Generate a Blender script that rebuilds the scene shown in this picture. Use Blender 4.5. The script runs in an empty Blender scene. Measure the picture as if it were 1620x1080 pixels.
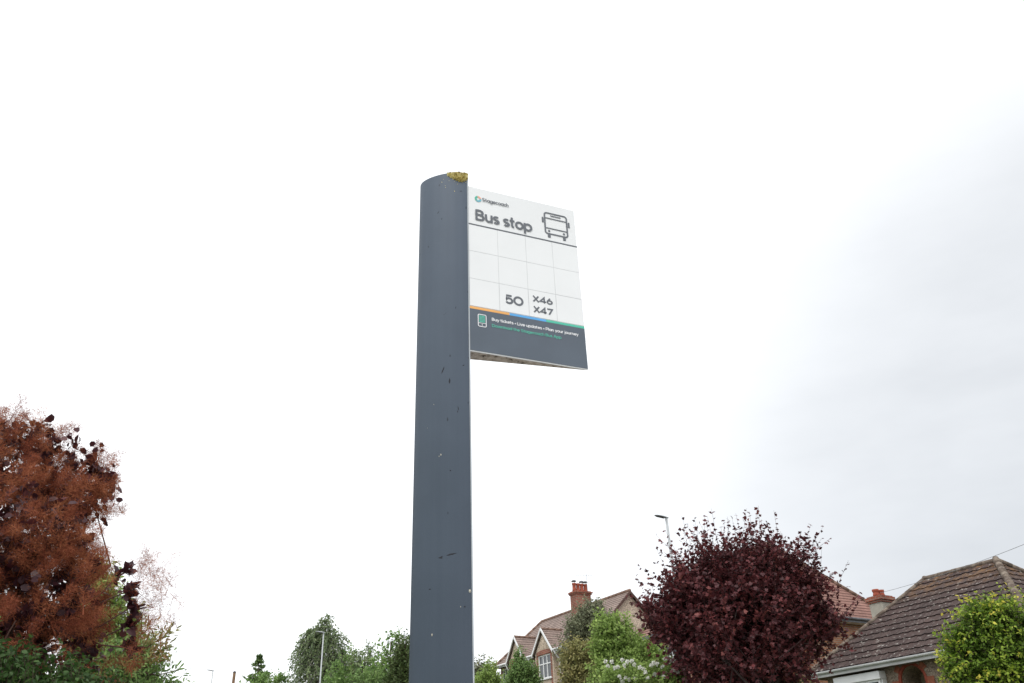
import bpy, math, random
import numpy as np
from math import radians, sin, cos, pi, atan2, sqrt, hypot
random.seed(7)
rng = np.random.default_rng(11)
SC = bpy.context.scene
COL = SC.collection

# ------------------------------------------------------------------ camera geometry
F_PX = 1308.0
_Z = np.array([-96.0, 2334.0, -F_PX]); _Z /= np.linalg.norm(_Z)
_F = np.array([0, 0, -1.0]); _Y = _F - _Z * (_F @ _Z); _Y /= np.linalg.norm(_Y)
_X = np.cross(_Y, _Z)
ROT = np.array([_X, _Y, _Z])            # camera axes -> world axes
EYE = np.array([0, 0, 1.6])

def at(u, v, d):
    """the place that lies d metres away (over the ground) in the direction seen at u, v in the photo"""
    r = ROT @ np.array([u - 810.0, -(v - 540.0), -F_PX])
    return EYE + r / hypot(r[0], r[1]) * d

A_ST = radians(-31)                     # the street runs this way
ES = np.array([sin(A_ST), cos(A_ST)]); EP = np.array([cos(A_ST), -sin(A_ST)])
def street(s, p, z=0.0):
    q = ES * s + EP * p
    return np.array([q[0], q[1], z])
def smooth(a, b, x):
    t = min(1, max(0, (x - a) / (b - a))); return t * t * (3 - 2 * t)
def ground_z(x, y):
    p = x * EP[0] + y * EP[1]
    return 2.0 * smooth(13.2, 19.5, p)

# ------------------------------------------------------------------ object helpers
def tag(o, label=None, cat=None, group=None, kind=None):
    for k, v in (('label', label), ('category', cat), ('group', group), ('kind', kind)):
        if v: o[k] = v
    return o
def empty(name, loc, rz, label, cat, group=None):
    o = bpy.data.objects.new(name, None); COL.objects.link(o)
    o.location = loc; o.rotation_euler = (0, 0, rz); o.empty_display_size = .3
    return tag(o, label, cat, group)
def link(name, me, mat, parent=None):
    o = bpy.data.objects.new(name, me); COL.objects.link(o)
    if mat: me.materials.append(mat)
    if parent: o.parent = parent
    return o

class MB:
    def __init__(s): s.v = []; s.f = []
    def add(s, vs, fs):
        b = len(s.v); s.v += [tuple(map(float, x)) for x in vs]; s.f += [tuple(b + i for i in f) for f in fs]; return s
    def poly(s, *vs): return s.add(vs, [tuple(range(len(vs)))])
    def box(s, x0, x1, y0, y1, z0, z1, bev=0):
        if bev:
            b = bev
            vs = []
            for x, sx in ((x0, 1), (x1, -1)):
                for y, sy in ((y0, 1), (y1, -1)):
                    for z, sz in ((z0, 1), (z1, -1)):
                        vs += [(x, y + sy * b, z + sz * b), (x + sx * b, y, z + sz * b), (x + sx * b, y + sy * b, z)]
            I = lambda i, j, k, a: ((i * 2 + j) * 2 + k) * 3 + a
            fs = []
            for i in (0, 1): fs.append((I(i,0,0,0), I(i,1,0,0), I(i,1,1,0), I(i,0,1,0)))
            for j in (0, 1): fs.append((I(0,j,0,1), I(1,j,0,1), I(1,j,1,1), I(0,j,1,1)))
            for k in (0, 1): fs.append((I(0,0,k,2), I(1,0,k,2), I(1,1,k,2), I(0,1,k,2)))
            for i in (0, 1):
                for j in (0, 1): fs.append((I(i,j,0,0), I(i,j,1,0), I(i,j,1,1), I(i,j,0,1)))
            for i in (0, 1):
                for k in (0, 1): fs.append((I(i,0,k,0), I(i,1,k,0), I(i,1,k,2), I(i,0,k,2)))
            for j in (0, 1):
                for k in (0, 1): fs.append((I(0,j,k,1), I(1,j,k,1), I(1,j,k,2), I(0,j,k,2)))
            for i in (0, 1):
                for j in (0, 1):
                    for k in (0, 1): fs.append((I(i,j,k,0), I(i,j,k,1), I(i,j,k,2)))
            return s.add(vs, fs)
        vs = [(x, y, z) for x in (x0, x1) for y in (y0, y1) for z in (z0, z1)]
        return s.add(vs, [(0,1,3,2), (4,6,7,5), (0,4,5,1), (2,3,7,6), (0,2,6,4), (1,5,7,3)])
    def prism(s, pts, z0, z1):
        n = len(pts)
        return s.add([(x, y, z0) for x, y in pts] + [(x, y, z1) for x, y in pts],
                     [tuple(range(n))[::-1], tuple(range(n, 2 * n))] + [(i, (i + 1) % n, n + (i + 1) % n, n + i) for i in range(n)])
    def slab_y(s, pts, y0, y1):              # outline in x, z given depth in y
        n = len(pts)
        return s.add([(x, y0, z) for x, z in pts] + [(x, y1, z) for x, z in pts],
                     [tuple(range(n)), tuple(range(n, 2 * n))[::-1]] + [(i, n + i, n + (i + 1) % n, (i + 1) % n) for i in range(n)])
    def tube(s, pts, rad, n=6, caps=True):
        pts = [np.array(p, float) for p in pts]
        if not hasattr(rad, '__len__'): rad = [rad] * len(pts)
        rings = []; prev = None
        for i, p in enumerate(pts):
            t = pts[min(i + 1, len(pts) - 1)] - pts[max(i - 1, 0)]
            t = t / (np.linalg.norm(t) + 1e-9)
            if prev is None:
                a = np.array([0, 0, 1.]) if abs(t[2]) < .9 else np.array([1., 0, 0])
            else: a = prev
            a = a - t * (a @ t); a /= np.linalg.norm(a) + 1e-9; prev = a
            b = np.cross(t, a)
            rings.append([p + rad[i] * (cos(2 * pi * k / n) * a + sin(2 * pi * k / n) * b) for k in range(n)])
        vs = [q for r in rings for q in r]
        fs = [(i * n + k, i * n + (k + 1) % n, (i + 1) * n + (k + 1) % n, (i + 1) * n + k) for i in range(len(pts) - 1) for k in range(n)]
        if caps: fs += [tuple(range(n))[::-1], tuple(range((len(pts) - 1) * n, len(pts) * n))]
        return s.add(vs, fs)
    def lathe(s, prof, cx=0, cy=0, n=16):
        vs = [(cx + r * cos(2 * pi * k / n), cy + r * sin(2 * pi * k / n), z) for r, z in prof for k in range(n)]
        m = len(prof)
        fs = [(i * n + k, i * n + (k + 1) % n, (i + 1) * n + (k + 1) % n, (i + 1) * n + k) for i in range(m - 1) for k in range(n)]
        fs += [tuple(range(n))[::-1], tuple(range((m - 1) * n, m * n))]
        return s.add(vs, fs)
    def build(s, name, mat, parent=None, smooth=False, label=None):
        me = bpy.data.meshes.new(name); me.from_pydata(s.v, [], s.f); me.validate(); me.update()
        if smooth:
            for p in me.polygons: p.use_smooth = True
        o = link(name, me, mat, parent)
        if label: o['label'] = label
        return o

def quads_mesh(name, V, tint, mat, parent, per=6):
    """V: (N, per, 3) face corners, tint: (N,)"""
    N = len(V)
    me = bpy.data.meshes.new(name)
    me.vertices.add(N * per); me.vertices.foreach_set('co', V.reshape(-1).astype(np.float32))
    me.loops.add(N * per); me.loops.foreach_set('vertex_index', np.arange(N * per, dtype=np.int32))
    me.polygons.add(N); me.polygons.foreach_set('loop_start', np.arange(0, N * per, per, dtype=np.int32))
    try: me.polygons.foreach_set('loop_total', np.full(N, per, dtype=np.int32))
    except Exception: pass
    a = me.attributes.new('tint', 'FLOAT', 'FACE'); a.data.foreach_set('value', tint.astype(np.float32))
    me.update(calc_edges=True)
    return link(name, me, mat, parent)

# ------------------------------------------------------------------ materials
def nm(name):
    m = bpy.data.materials.new(name); m.use_nodes = True
    nt = m.node_tree; b = nt.nodes['Principled BSDF']
    return m, nt, b
def N(nt, typ, **kw):
    n = nt.nodes.new(typ)
    for k, v in kw.items():
        if k.startswith('i_'): n.inputs[k[2:].replace('_', ' ')].default_value = v
        else: setattr(n, k, v)
    return n
def rgb(c): return (c[0], c[1], c[2], 1)
def ramp(nt, fac, stops):
    r = N(nt, 'ShaderNodeValToRGB'); e = r.color_ramp.elements
    while len(e) < len(stops): e.new(.5)
    for x, (p, c) in zip(e, stops): x.position = p; x.color = rgb(c)
    nt.links.new(fac, r.inputs[0]); return r.outputs[0]
def coords(nt): return N(nt, 'ShaderNodeTexCoord').outputs['Object']
def plain(name, c, rough=.5, spec=.5, var=.12, scale=8, metal=0, bump=0, bscale=60):
    m, nt, b = nm(name)
    co = coords(nt)
    n = N(nt, 'ShaderNodeTexNoise', i_Scale=scale, i_Detail=5.0); nt.links.new(co, n.inputs['Vector'])
    lo = tuple(x * (1 - var) for x in c); hi = tuple(min(1, x * (1 + var)) for x in c)
    nt.links.new(ramp(nt, n.outputs['Fac'], [(.3, lo), (.7, hi)]), b.inputs['Base Color'])
    b.inputs['Roughness'].default_value = rough; b.inputs['Specular IOR Level'].default_value = spec; b.inputs['Metallic'].default_value = metal
    if bump:
        n2 = N(nt, 'ShaderNodeTexNoise', i_Scale=bscale, i_Detail=3.0); nt.links.new(co, n2.inputs['Vector'])
        bp = N(nt, 'ShaderNodeBump', i_Strength=bump, i_Distance=.02); nt.links.new(n2.outputs['Fac'], bp.inputs['Height'])
        nt.links.new(bp.outputs[0], b.inputs['Normal'])
    return m
def foliage(name, stops, transl=.35, rough=.55, spec=.3):
    m, nt, b = nm(name)
    at_ = N(nt, 'ShaderNodeAttribute', attribute_name='tint')
    c = ramp(nt, at_.outputs['Fac'], stops)
    nt.links.new(c, b.inputs['Base Color']); b.inputs['Roughness'].default_value = rough; b.inputs['Specular IOR Level'].default_value = spec
    tr = N(nt, 'ShaderNodeBsdfTranslucent'); nt.links.new(c, tr.inputs['Color'])
    mx = N(nt, 'ShaderNodeMixShader'); mx.inputs[0].default_value = transl
    nt.links.new(b.outputs[0], mx.inputs[1]); nt.links.new(tr.outputs[0], mx.inputs[2])
    nt.links.new(mx.outputs[0], nt.nodes['Material Output'].inputs['Surface'])
    return m
def wallvec(nt):
    """wall coordinates in metres: along the wall, up"""
    tc = N(nt, 'ShaderNodeTexCoord')
    sn = N(nt, 'ShaderNodeSeparateXYZ'); nt.links.new(tc.outputs['Normal'], sn.inputs[0])
    sp = N(nt, 'ShaderNodeSeparateXYZ'); nt.links.new(tc.outputs['Object'], sp.inputs[0])
    ax = N(nt, 'ShaderNodeMath', operation='ABSOLUTE'); nt.links.new(sn.outputs['X'], ax.inputs[0])
    g = N(nt, 'ShaderNodeMath', operation='GREATER_THAN'); nt.links.new(ax.outputs[0], g.inputs[0]); g.inputs[1].default_value = .6
    mx = N(nt, 'ShaderNodeMix', data_type='FLOAT'); nt.links.new(g.outputs[0], mx.inputs[0])
    nt.links.new(sp.outputs['X'], mx.inputs[2]); nt.links.new(sp.outputs['Y'], mx.inputs[3])
    cb = N(nt, 'ShaderNodeCombineXYZ'); nt.links.new(mx.outputs[0], cb.inputs['X']); nt.links.new(sp.outputs['Z'], cb.inputs['Y'])
    return cb.outputs[0]
def brick(name, c1, c2, mortar, bw=.225, rh=.075, ms=.010):
    m, nt, b = nm(name)
    v = wallvec(nt)
    t = N(nt, 'ShaderNodeTexBrick', i_Scale=1.0, i_Brick_Width=bw, i_Row_Height=rh, i_Mortar_Size=ms, i_Color1=rgb(c1), i_Color2=rgb(c2), i_Mortar=rgb(mortar))
    t.inputs['Bias'].default_value = -.1
    nt.links.new(v, t.inputs['Vector'])
    n = N(nt, 'ShaderNodeTexNoise', i_Scale=2.3, i_Detail=6.0); nt.links.new(coords(nt), n.inputs['Vector'])
    r = ramp(nt, n.outputs['Fac'], [(.3, (.6, .58, .56)), (.7, (1.1, 1.08, 1.05))])
    mx = N(nt, 'ShaderNodeMix', data_type='RGBA', blend_type='MULTIPLY'); mx.inputs[0].default_value = .8
    nt.links.new(t.outputs['Color'], mx.inputs[6]); nt.links.new(r, mx.inputs[7])
    nt.links.new(mx.outputs[2], b.inputs['Base Color']); b.inputs['Roughness'].default_value = .85
    bp = N(nt, 'ShaderNodeBump', i_Strength=.6, i_Distance=.01, invert=True); nt.links.new(t.outputs['Fac'], bp.inputs['Height'])
    nt.links.new(bp.outputs[0], b.inputs['Normal'])
    return m
def pebbledash(name, c):
    m, nt, b = nm(name); co = coords(nt)
    v = N(nt, 'ShaderNodeTexVoronoi', i_Scale=38.0); nt.links.new(co, v.inputs['Vector'])
    sp = N(nt, 'ShaderNodeSeparateXYZ'); nt.links.new(v.outputs['Color'], sp.inputs[0])
    n = N(nt, 'ShaderNodeTexNoise', i_Scale=1.3, i_Detail=7.0); nt.links.new(co, n.inputs['Vector'])
    a = ramp(nt, sp.outputs[0], [(0, tuple(x * .55 for x in c)), (.5, c), (1, tuple(min(1, x * 1.45) for x in c))])
    st = ramp(nt, n.outputs['Fac'], [(.3, (.72, .7, .66)), (.65, (1, 1, 1))])
    mx = N(nt, 'ShaderNodeMix', data_type='RGBA', blend_type='MULTIPLY'); mx.inputs[0].default_value = .9
    nt.links.new(a, mx.inputs[6]); nt.links.new(st, mx.inputs[7]); nt.links.new(mx.outputs[2], b.inputs['Base Color'])
    b.inputs['Roughness'].default_value = .95
    bp = N(nt, 'ShaderNodeBump', i_Strength=.7, i_Distance=.02); nt.links.new(v.outputs['Distance'], bp.inputs['Height']); nt.links.new(bp.outputs[0], b.inputs['Normal'])
    return m
def rooftile(name, base, hi, lichen, ochre, rib=0.0, lich=.62, sl=.16):
    m, nt, b = nm(name); tc = N(nt, 'ShaderNodeTexCoord')
    co = tc.outputs['Object']
    uv = N(nt, 'ShaderNodeUVMap')
    # every tile its own shade: u counts tiles along, v counts courses
    br = N(nt, 'ShaderNodeTexBrick', i_Scale=1.0, i_Brick_Width=1.0, i_Row_Height=1.0, i_Mortar_Size=.02, i_Color1=rgb(base), i_Color2=rgb(hi), i_Mortar=rgb(tuple(x * .45 for x in base)))
    nt.links.new(uv.outputs[0], br.inputs['Vector'])
    n = N(nt, 'ShaderNodeTexNoise', i_Scale=1.1, i_Detail=8.0, i_Roughness=.65); nt.links.new(co, n.inputs['Vector'])
    mx = N(nt, 'ShaderNodeMix', data_type='RGBA', blend_type='MULTIPLY'); mx.inputs[0].default_value = .8
    nt.links.new(br.outputs['Color'], mx.inputs[6]); nt.links.new(ramp(nt, n.outputs['Fac'], [(.3, (.62, .6, .58)), (.7, (1.25, 1.2, 1.15))]), mx.inputs[7])
    n2 = N(nt, 'ShaderNodeTexNoise', i_Scale=9.0, i_Detail=4.0, i_Roughness=.7); nt.links.new(co, n2.inputs['Vector'])
    l = N(nt, 'ShaderNodeMapRange', clamp=True); l.inputs['From Min'].default_value = lich; l.inputs['From Max'].default_value = lich + .07
    nt.links.new(n2.outputs['Fac'], l.inputs['Value'])
    m2 = N(nt, 'ShaderNodeMix', data_type='RGBA'); nt.links.new(l.outputs[0], m2.inputs[0]); nt.links.new(mx.outputs[2], m2.inputs[6]); m2.inputs[7].default_value = rgb(lichen)
    out = m2.outputs[2]
    if ochre:
        zz, zw, oc = ochre          # yellow lichen that grows along the top courses
        sp = N(nt, 'ShaderNodeSeparateXYZ'); nt.links.new(co, sp.inputs[0])
        mr = N(nt, 'ShaderNodeMapRange', clamp=True); mr.inputs['From Min'].default_value = zz; mr.inputs['From Max'].default_value = zz + zw; nt.links.new(sp.outputs['Z'], mr.inputs['Value'])
        n3 = N(nt, 'ShaderNodeTexNoise', i_Scale=3.2, i_Detail=6.0, i_Roughness=.7); nt.links.new(co, n3.inputs['Vector'])
        mr2 = N(nt, 'ShaderNodeMapRange', clamp=True); mr2.inputs['From Min'].default_value = .45; mr2.inputs['From Max'].default_value = .65; nt.links.new(n3.outputs['Fac'], mr2.inputs['Value'])
        mm = N(nt, 'ShaderNodeMath', operation='MULTIPLY'); nt.links.new(mr.outputs[0], mm.inputs[0]); nt.links.new(mr2.outputs[0], mm.inputs[1])
        m3 = N(nt, 'ShaderNodeMix', data_type='RGBA'); nt.links.new(mm.outputs[0], m3.inputs[0]); nt.links.new(out, m3.inputs[6]); m3.inputs[7].default_value = rgb(oc)
        out = m3.outputs[2]
    nt.links.new(out, b.inputs['Base Color']); b.inputs['Roughness'].default_value = .8; b.inputs['Specular IOR Level'].default_value = .3
    bp = N(nt, 'ShaderNodeBump', i_Strength=.5, i_Distance=.02, invert=True); nt.links.new(br.outputs['Fac'], bp.inputs['Height'])
    nt.links.new(bp.outputs[0], b.inputs['Normal'])
    return m
def bark(name, c):
    return plain(name, c, .9, .2, .4, 14, bump=.6, bscale=30)
def glass(name):
    m, nt, b = nm(name)
    b.inputs['Base Color'].default_value = (.05, .06, .065, 1); b.inputs['Roughness'].default_value = .06; b.inputs['Specular IOR Level'].default_value = .8
    n = N(nt, 'ShaderNodeTexNoise', i_Scale=1.5); nt.links.new(coords(nt), n.inputs['Vector'])
    bp = N(nt, 'ShaderNodeBump', i_Strength=.05, i_Distance=.05); nt.links.new(n.outputs['Fac'], bp.inputs['Height']); nt.links.new(bp.outputs[0], b.inputs['Normal'])
    return m

def post_paint():
    m, nt, b = nm('slate_grey_powder_coat'); co = coords(nt)
    c = (.089, .114, .154)
    n = N(nt, 'ShaderNodeTexNoise', i_Scale=5.0, i_Detail=6.0); nt.links.new(co, n.inputs['Vector'])
    a = ramp(nt, n.outputs['Fac'], [(.3, tuple(x * .93 for x in c)), (.7, tuple(x * 1.06 for x in c))])
    mps = N(nt, 'ShaderNodeMapping'); mps.inputs['Scale'].default_value = (60, 60, 1.2); nt.links.new(co, mps.inputs[0])
    ns = N(nt, 'ShaderNodeTexNoise', i_Scale=1.0, i_Detail=4.0); nt.links.new(mps.outputs[0], ns.inputs['Vector'])
    mst = N(nt, 'ShaderNodeMix', data_type='RGBA', blend_type='MULTIPLY'); mst.inputs[0].default_value = 1.0
    nt.links.new(a, mst.inputs[6]); nt.links.new(ramp(nt, ns.outputs['Fac'], [(.35, (.97, .972, .975)), (.65, (1.02, 1.018, 1.015))]), mst.inputs[7]); a = mst.outputs[2]
    # dark flecks and small chips
    mp = N(nt, 'ShaderNodeMapping'); mp.inputs['Scale'].default_value = (1, 1, .55); nt.links.new(co, mp.inputs[0])
    v = N(nt, 'ShaderNodeTexVoronoi', i_Scale=36.0); nt.links.new(mp.outputs[0], v.inputs['Vector'])
    sp = N(nt, 'ShaderNodeSeparateXYZ'); nt.links.new(v.outputs['Color'], sp.inputs[0])
    r1 = N(nt, 'ShaderNodeMapRange', clamp=True); nt.links.new(v.outputs['Distance'], r1.inputs['Value'])
    r1.inputs['From Min'].default_value = .06; r1.inputs['From Max'].default_value = .11; r1.inputs['To Min'].default_value = 1; r1.inputs['To Max'].default_value = 0
    g = N(nt, 'ShaderNodeMath', operation='GREATER_THAN'); g.inputs[1].default_value = .7; nt.links.new(sp.outputs[0], g.inputs[0])
    mm = N(nt, 'ShaderNodeMath', operation='MULTIPLY'); nt.links.new(r1.outputs[0], mm.inputs[0]); nt.links.new(g.outputs[0], mm.inputs[1])
    m3 = N(nt, 'ShaderNodeMath', operation='MULTIPLY'); nt.links.new(mm.outputs[0], m3.inputs[0]); m3.inputs[1].default_value = .75
    mx = N(nt, 'ShaderNodeMix', data_type='RGBA'); nt.links.new(m3.outputs[0], mx.inputs[0]); nt.links.new(a, mx.inputs[6]); mx.inputs[7].default_value = (.035, .04, .05, 1)
    nt.links.new(mx.outputs[2], b.inputs['Base Color'])
    b.inputs['Roughness'].default_value = .56; b.inputs['Specular IOR Level'].default_value = .34
    n2 = N(nt, 'ShaderNodeTexNoise', i_Scale=350.0, i_Detail=1.0); nt.links.new(co, n2.inputs['Vector'])
    bp = N(nt, 'ShaderNodeBump', i_Strength=.06, i_Distance=.002); nt.links.new(n2.outputs['Fac'], bp.inputs['Height']); nt.links.new(bp.outputs[0], b.inputs['Normal'])
    return m
def spotted(name, c1, c2, c3, scale, rough=.9, bump=.5):
    m, nt, b = nm(name); co = coords(nt)
    n = N(nt, 'ShaderNodeTexNoise', i_Scale=scale, i_Detail=6.0, i_Roughness=.7); nt.links.new(co, n.inputs['Vector'])
    nt.links.new(ramp(nt, n.outputs['Fac'], [(.33, c1), (.48, c2), (.62, c3)]), b.inputs['Base Color'])
    b.inputs['Roughness'].default_value = rough; b.inputs['Specular IOR Level'].default_value = .2
    bp = N(nt, 'ShaderNodeBump', i_Strength=bump, i_Distance=.004); nt.links.new(n.outputs['Fac'], bp.inputs['Height']); nt.links.new(bp.outputs[0], b.inputs['Normal'])
    return m

M = {}
M['post'] = post_paint()
M['white_panel'] = plain('white_sign_panel', (.79, .80, .81), .4, .4, .02, 6)
M['tile'] = plain('white_route_tile', (.80, .81, .82), .35, .4, .015, 9)
M['gap'] = plain('grey_gap_shade', (.60, .61, .62), .7, .2, .1, 9)  # slight shadow between the white tiles, put in as grey colour
M['charcoal'] = plain('charcoal_print', (.125, .135, .155), .45, .4, .05, 20)
M['navy'] = plain('slate_footer', (.085, .108, .14), .4, .45, .08, 9)
M['orange'] = plain('orange_print', (.80, .40, .12), .45, .4, .08, 9)
M['blue'] = plain('blue_print', (.10, .38, .75), .45, .4, .05, 9)
M['teal'] = plain('teal_print', (.08, .50, .36), .45, .4, .05, 9)
M['coral'] = plain('coral_print', (.85, .42, .30), .45, .4, .05, 9)
M['mint'] = plain('mint_print', (.10, .48, .36), .45, .4, .04, 9)
M['sea'] = plain('sea_blue_print', (.16, .46, .55), .45, .4, .05, 9)
M['ink_white'] = plain('white_print', (.80, .81, .83), .45, .4, .03, 9)
M['steel'] = plain('pale_aluminium', (.40, .43, .46), .4, .5, .1, 9)
M['grime'] = spotted('grimy_underside', (.05, .04, .03), (.46, .40, .34), (.62, .56, .50), 45)
M['lichen'] = spotted('yellow_lichen', (.14, .08, .02), (.62, .52, .19), (.80, .74, .46), 90)
M['lichen_old'] = spotted('brown_old_lichen', (.04, .025, .018), (.18, .12, .08), (.32, .22, .13), 120)
M['scuff'] = plain('dark_scuff', (.03, .032, .04), .7, .2, .2, 50)
M['speck'] = plain('pale_speck', (.45, .43, .36), .8, .2, .3, 300)
M['lamp_grey'] = plain('galvanised_grey', (.42, .44, .45), .5, .4, .1, 9)
M['lamp_dark'] = plain('dark_lamp_underside', (.10, .105, .11), .5, .4, .1, 9)
M['lens'] = plain('clear_lamp_lens', (.6, .62, .62), .2, .5, .05, 9)
M['wood'] = plain('weathered_pole_wood', (.16, .10, .06), .9, .1, .3, 12, bump=.3)
M['upvc'] = plain('white_painted_board', (.74, .75, .75), .45, .4, .06, 2.5)
M['gutter'] = plain('off_white_gutter', (.56, .57, .57), .45, .4, .12, 2.0)
M['dark_timber'] = plain('dark_brown_timber', (.09, .05, .04), .7, .3, .25, 5)
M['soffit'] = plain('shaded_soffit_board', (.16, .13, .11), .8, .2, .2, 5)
M['pebble_a'] = pebbledash('buff_pebbledash', (.58, .48, .38))
M['pebble_b'] = pebbledash('brown_pebbledash', (.27, .215, .165))
M['brick_red'] = brick('red_brick', (.30, .085, .05), (.22, .062, .04), (.30, .24, .19))
M['brick_orange'] = brick('orange_brick', (.40, .17, .08), (.30, .105, .055), (.36, .30, .24))
M['brick_rub'] = plain('orange_rubbed_brick', (.29, .105, .062), .85, .2, .25, 9)
M['brick_deep'] = plain('deep_red_brick', (.26, .065, .04), .85, .2, .25, 9)
M['render'] = plain('grey_rendered_stack', (.36, .34, .29), .9, .2, .22, 3, bump=.3)
M['pot'] = plain('terracotta_pot', (.30, .075, .045), .8, .25, .2, 6)
M['cowl'] = plain('dull_metal_cowl', (.10, .10, .11), .5, .5, .2, 6)
M['glass'] = glass('dark_window_glass')
M['net'] = plain('pale_net_curtain', (.45, .46, .45), .9, .1, .2, 7)
M['porch'] = plain('cream_porch_plaster', (.42, .37, .28), .9, .2, .12, 3)
M['tile_brown'] = rooftile('brown_concrete_tiles', (.046, .029, .027), (.064, .042, .038), (.36, .34, .31), (4.7, .7, (.19, .10, .038)), lich=.60)
M['tile_clay'] = rooftile('weathered_clay_tiles', (.245, .19, .17), (.295, .23, .205), (.30, .27, .24), None, lich=.74)
M['tile_red'] = rooftile('red_clay_tiles', (.235, .128, .108), (.275, .155, .13), (.33, .24, .2), None, lich=.76)
M['tile_slate'] = rooftile('grey_slates', (.15, .155, .165), (.19, .195, .205), (.3, .3, .28), None, lich=.76)
M['ridge'] = spotted('mossy_ridge_tiles', (.075, .055, .042), (.135, .105, .085), (.23, .19, .15), 5, bump=.3)
M['ridge_clay'] = spotted('clay_ridge_tiles', (.13, .08, .06), (.2, .13, .1), (.27, .18, .14), 5, bump=.3)
M['bark'] = bark('brown_bark', (.09, .065, .05)); M['bark_dark'] = bark('dark_purple_bark', (.055, .04, .038))
M['bark_pale'] = bark('pale_birch_bark', (.30, .28, .25)); M['twig'] = plain('red_brown_twig', (.11, .06, .045), .7, .3, .2, 20)
M['cable'] = plain('grey_cable', (.25, .25, .26), .6, .3, .1, 5)
M['asphalt'] = plain('asphalt', (.05, .05, .052), .9, .3, .25, 40, bump=.4, bscale=250)
M['paving'] = plain('paving', (.36, .345, .33), .9, .3, .2, 5, bump=.2, bscale=90)
M['kerb'] = plain('kerb_stone', (.26, .25, .24), .9, .3, .2, 5)
M['line'] = plain('white_road_paint', (.7, .7, .68), .8, .3, .15, 10)
M['turf'] = plain('lawn_and_soil', (.065, .085, .035), .95, .1, .4, 1.2, bump=.5, bscale=40)
M['petal'] = foliage('white_petals', [(0, (.76, .77, .68)), (1, (.86, .86, .82))], .3)
# leaves
M['plume'] = foliage('smoky_plumes', [(0, (0.16, 0.045, 0.028)), (0.4, (0.31, 0.096, 0.052)), (1, (0.48, 0.2, 0.095))], .2, .8, .1)
M['smoke_leaf'] = foliage('purple_round_leaves', [(0, (.036, .014, .02)), (.7, (.075, .024, .03)), (1, (.13, .032, .032))], .25, .4, .4)
M['maple_leaf'] = foliage('maroon_leaves', [(0, (0.055, 0.017, 0.02)), (0.5, (0.125, 0.035, 0.04)), (0.8, (0.2, 0.052, 0.054)), (1, (0.26, 0.085, 0.07))], .3, .5, .35)
M['leaf_dark'] = foliage('dark_green_leaves', [(0, (0.022, 0.053, 0.013)), (0.6, (0.053, 0.111, 0.026)), (1, (0.1, 0.176, 0.041))], .3)
M['leaf_mid'] = foliage('mid_green_leaves', [(0, (0.103, 0.185, 0.052)), (0.6, (0.216, 0.349, 0.104)), (1, (0.338, 0.481, 0.144))], .35)
M['leaf_bright'] = foliage('bright_green_leaves', [(0, (0.144, 0.227, 0.055)), (0.6, (0.304, 0.43, 0.115)), (1, (0.478, 0.597, 0.182))], .4)
M['leaf_fresh'] = foliage('fresh_green_leaves', [(0, (0.097, 0.176, 0.052)), (0.6, (0.2, 0.317, 0.1)), (1, (0.319, 0.448, 0.146))], .4)
M['leaf_olive'] = foliage('olive_brown_leaves', [(0, (0.152, 0.162, 0.058)), (0.5, (0.282, 0.272, 0.099)), (0.9, (0.401, 0.348, 0.151)), (1, (0.541, 0.374, 0.227))], .3)
M['leaf_grey'] = foliage('grey_green_leaves', [(0, (0.121, 0.141, 0.083)), (0.6, (0.222, 0.241, 0.146)), (1, (0.332, 0.332, 0.207))], .3)
M['leaf_birch'] = foliage('birch_leaves', [(0, (0.11, 0.16, 0.082)), (0.6, (0.208, 0.276, 0.13)), (1, (0.325, 0.384, 0.187))], .4)
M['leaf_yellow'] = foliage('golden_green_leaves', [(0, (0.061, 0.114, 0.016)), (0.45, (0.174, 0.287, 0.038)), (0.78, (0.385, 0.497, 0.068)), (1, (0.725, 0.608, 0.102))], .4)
M['leaf_cypress'] = foliage('cypress_sprays', [(0, (0.045, 0.074, 0.022)), (0.7, (0.097, 0.147, 0.045)), (1, (0.164, 0.192, 0.071))], .2)
M['leaf_fir'] = foliage('fir_needles', [(0, (0.08, 0.136, 0.056)), (0.6, (0.16, 0.24, 0.08)), (1, (0.272, 0.368, 0.128))], .2)

# ------------------------------------------------------------------ foliage generator
def unit(a): return a / (np.linalg.norm(a, axis=-1, keepdims=True) + 1e-9)
def rand_dirs(n): return unit(rng.normal(size=(n, 3)))

def leaf_quads(base, axis, L, W, fold=.25, lobes=1, up=.5, spread=48):
    """leaves growing from base along axis; returns (n, 4, 3)"""
    n = len(base)
    nrm = rand_dirs(n) + np.array([0, 0, up]); side = unit(np.cross(axis, nrm)); nrm = unit(np.cross(side, axis))
    L = np.broadcast_to(np.asarray(L, float), (n,))[:, None]; W = np.broadcast_to(np.asarray(W, float), (n,))[:, None]
    out = []
    angs = [0] if lobes == 1 else ([-spread, 0, spread] if lobes == 3 else [-2 * spread, -spread, 0, spread, 2 * spread])
    for a in angs:
        r = radians(a); ax = axis * cos(r) + side * sin(r); sd = side * cos(r) - axis * sin(r)
        k = 1.0 if a == 0 else .82
        tip = base + ax * L * k - nrm * L * fold * .35
        m1 = base + ax * L * .26 * k; m2 = base + ax * L * .68 * k - nrm * L * fold * .2; up_ = nrm * W * fold * .8
        q = np.stack([base, m1 + sd * W * .40 * k + up_, m2 + sd * W * .42 * k + up_, tip, m2 - sd * W * .42 * k + up_, m1 - sd * W * .40 * k + up_], 1)
        out.append(q)
    return np.concatenate(out, 0), len(angs)

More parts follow.
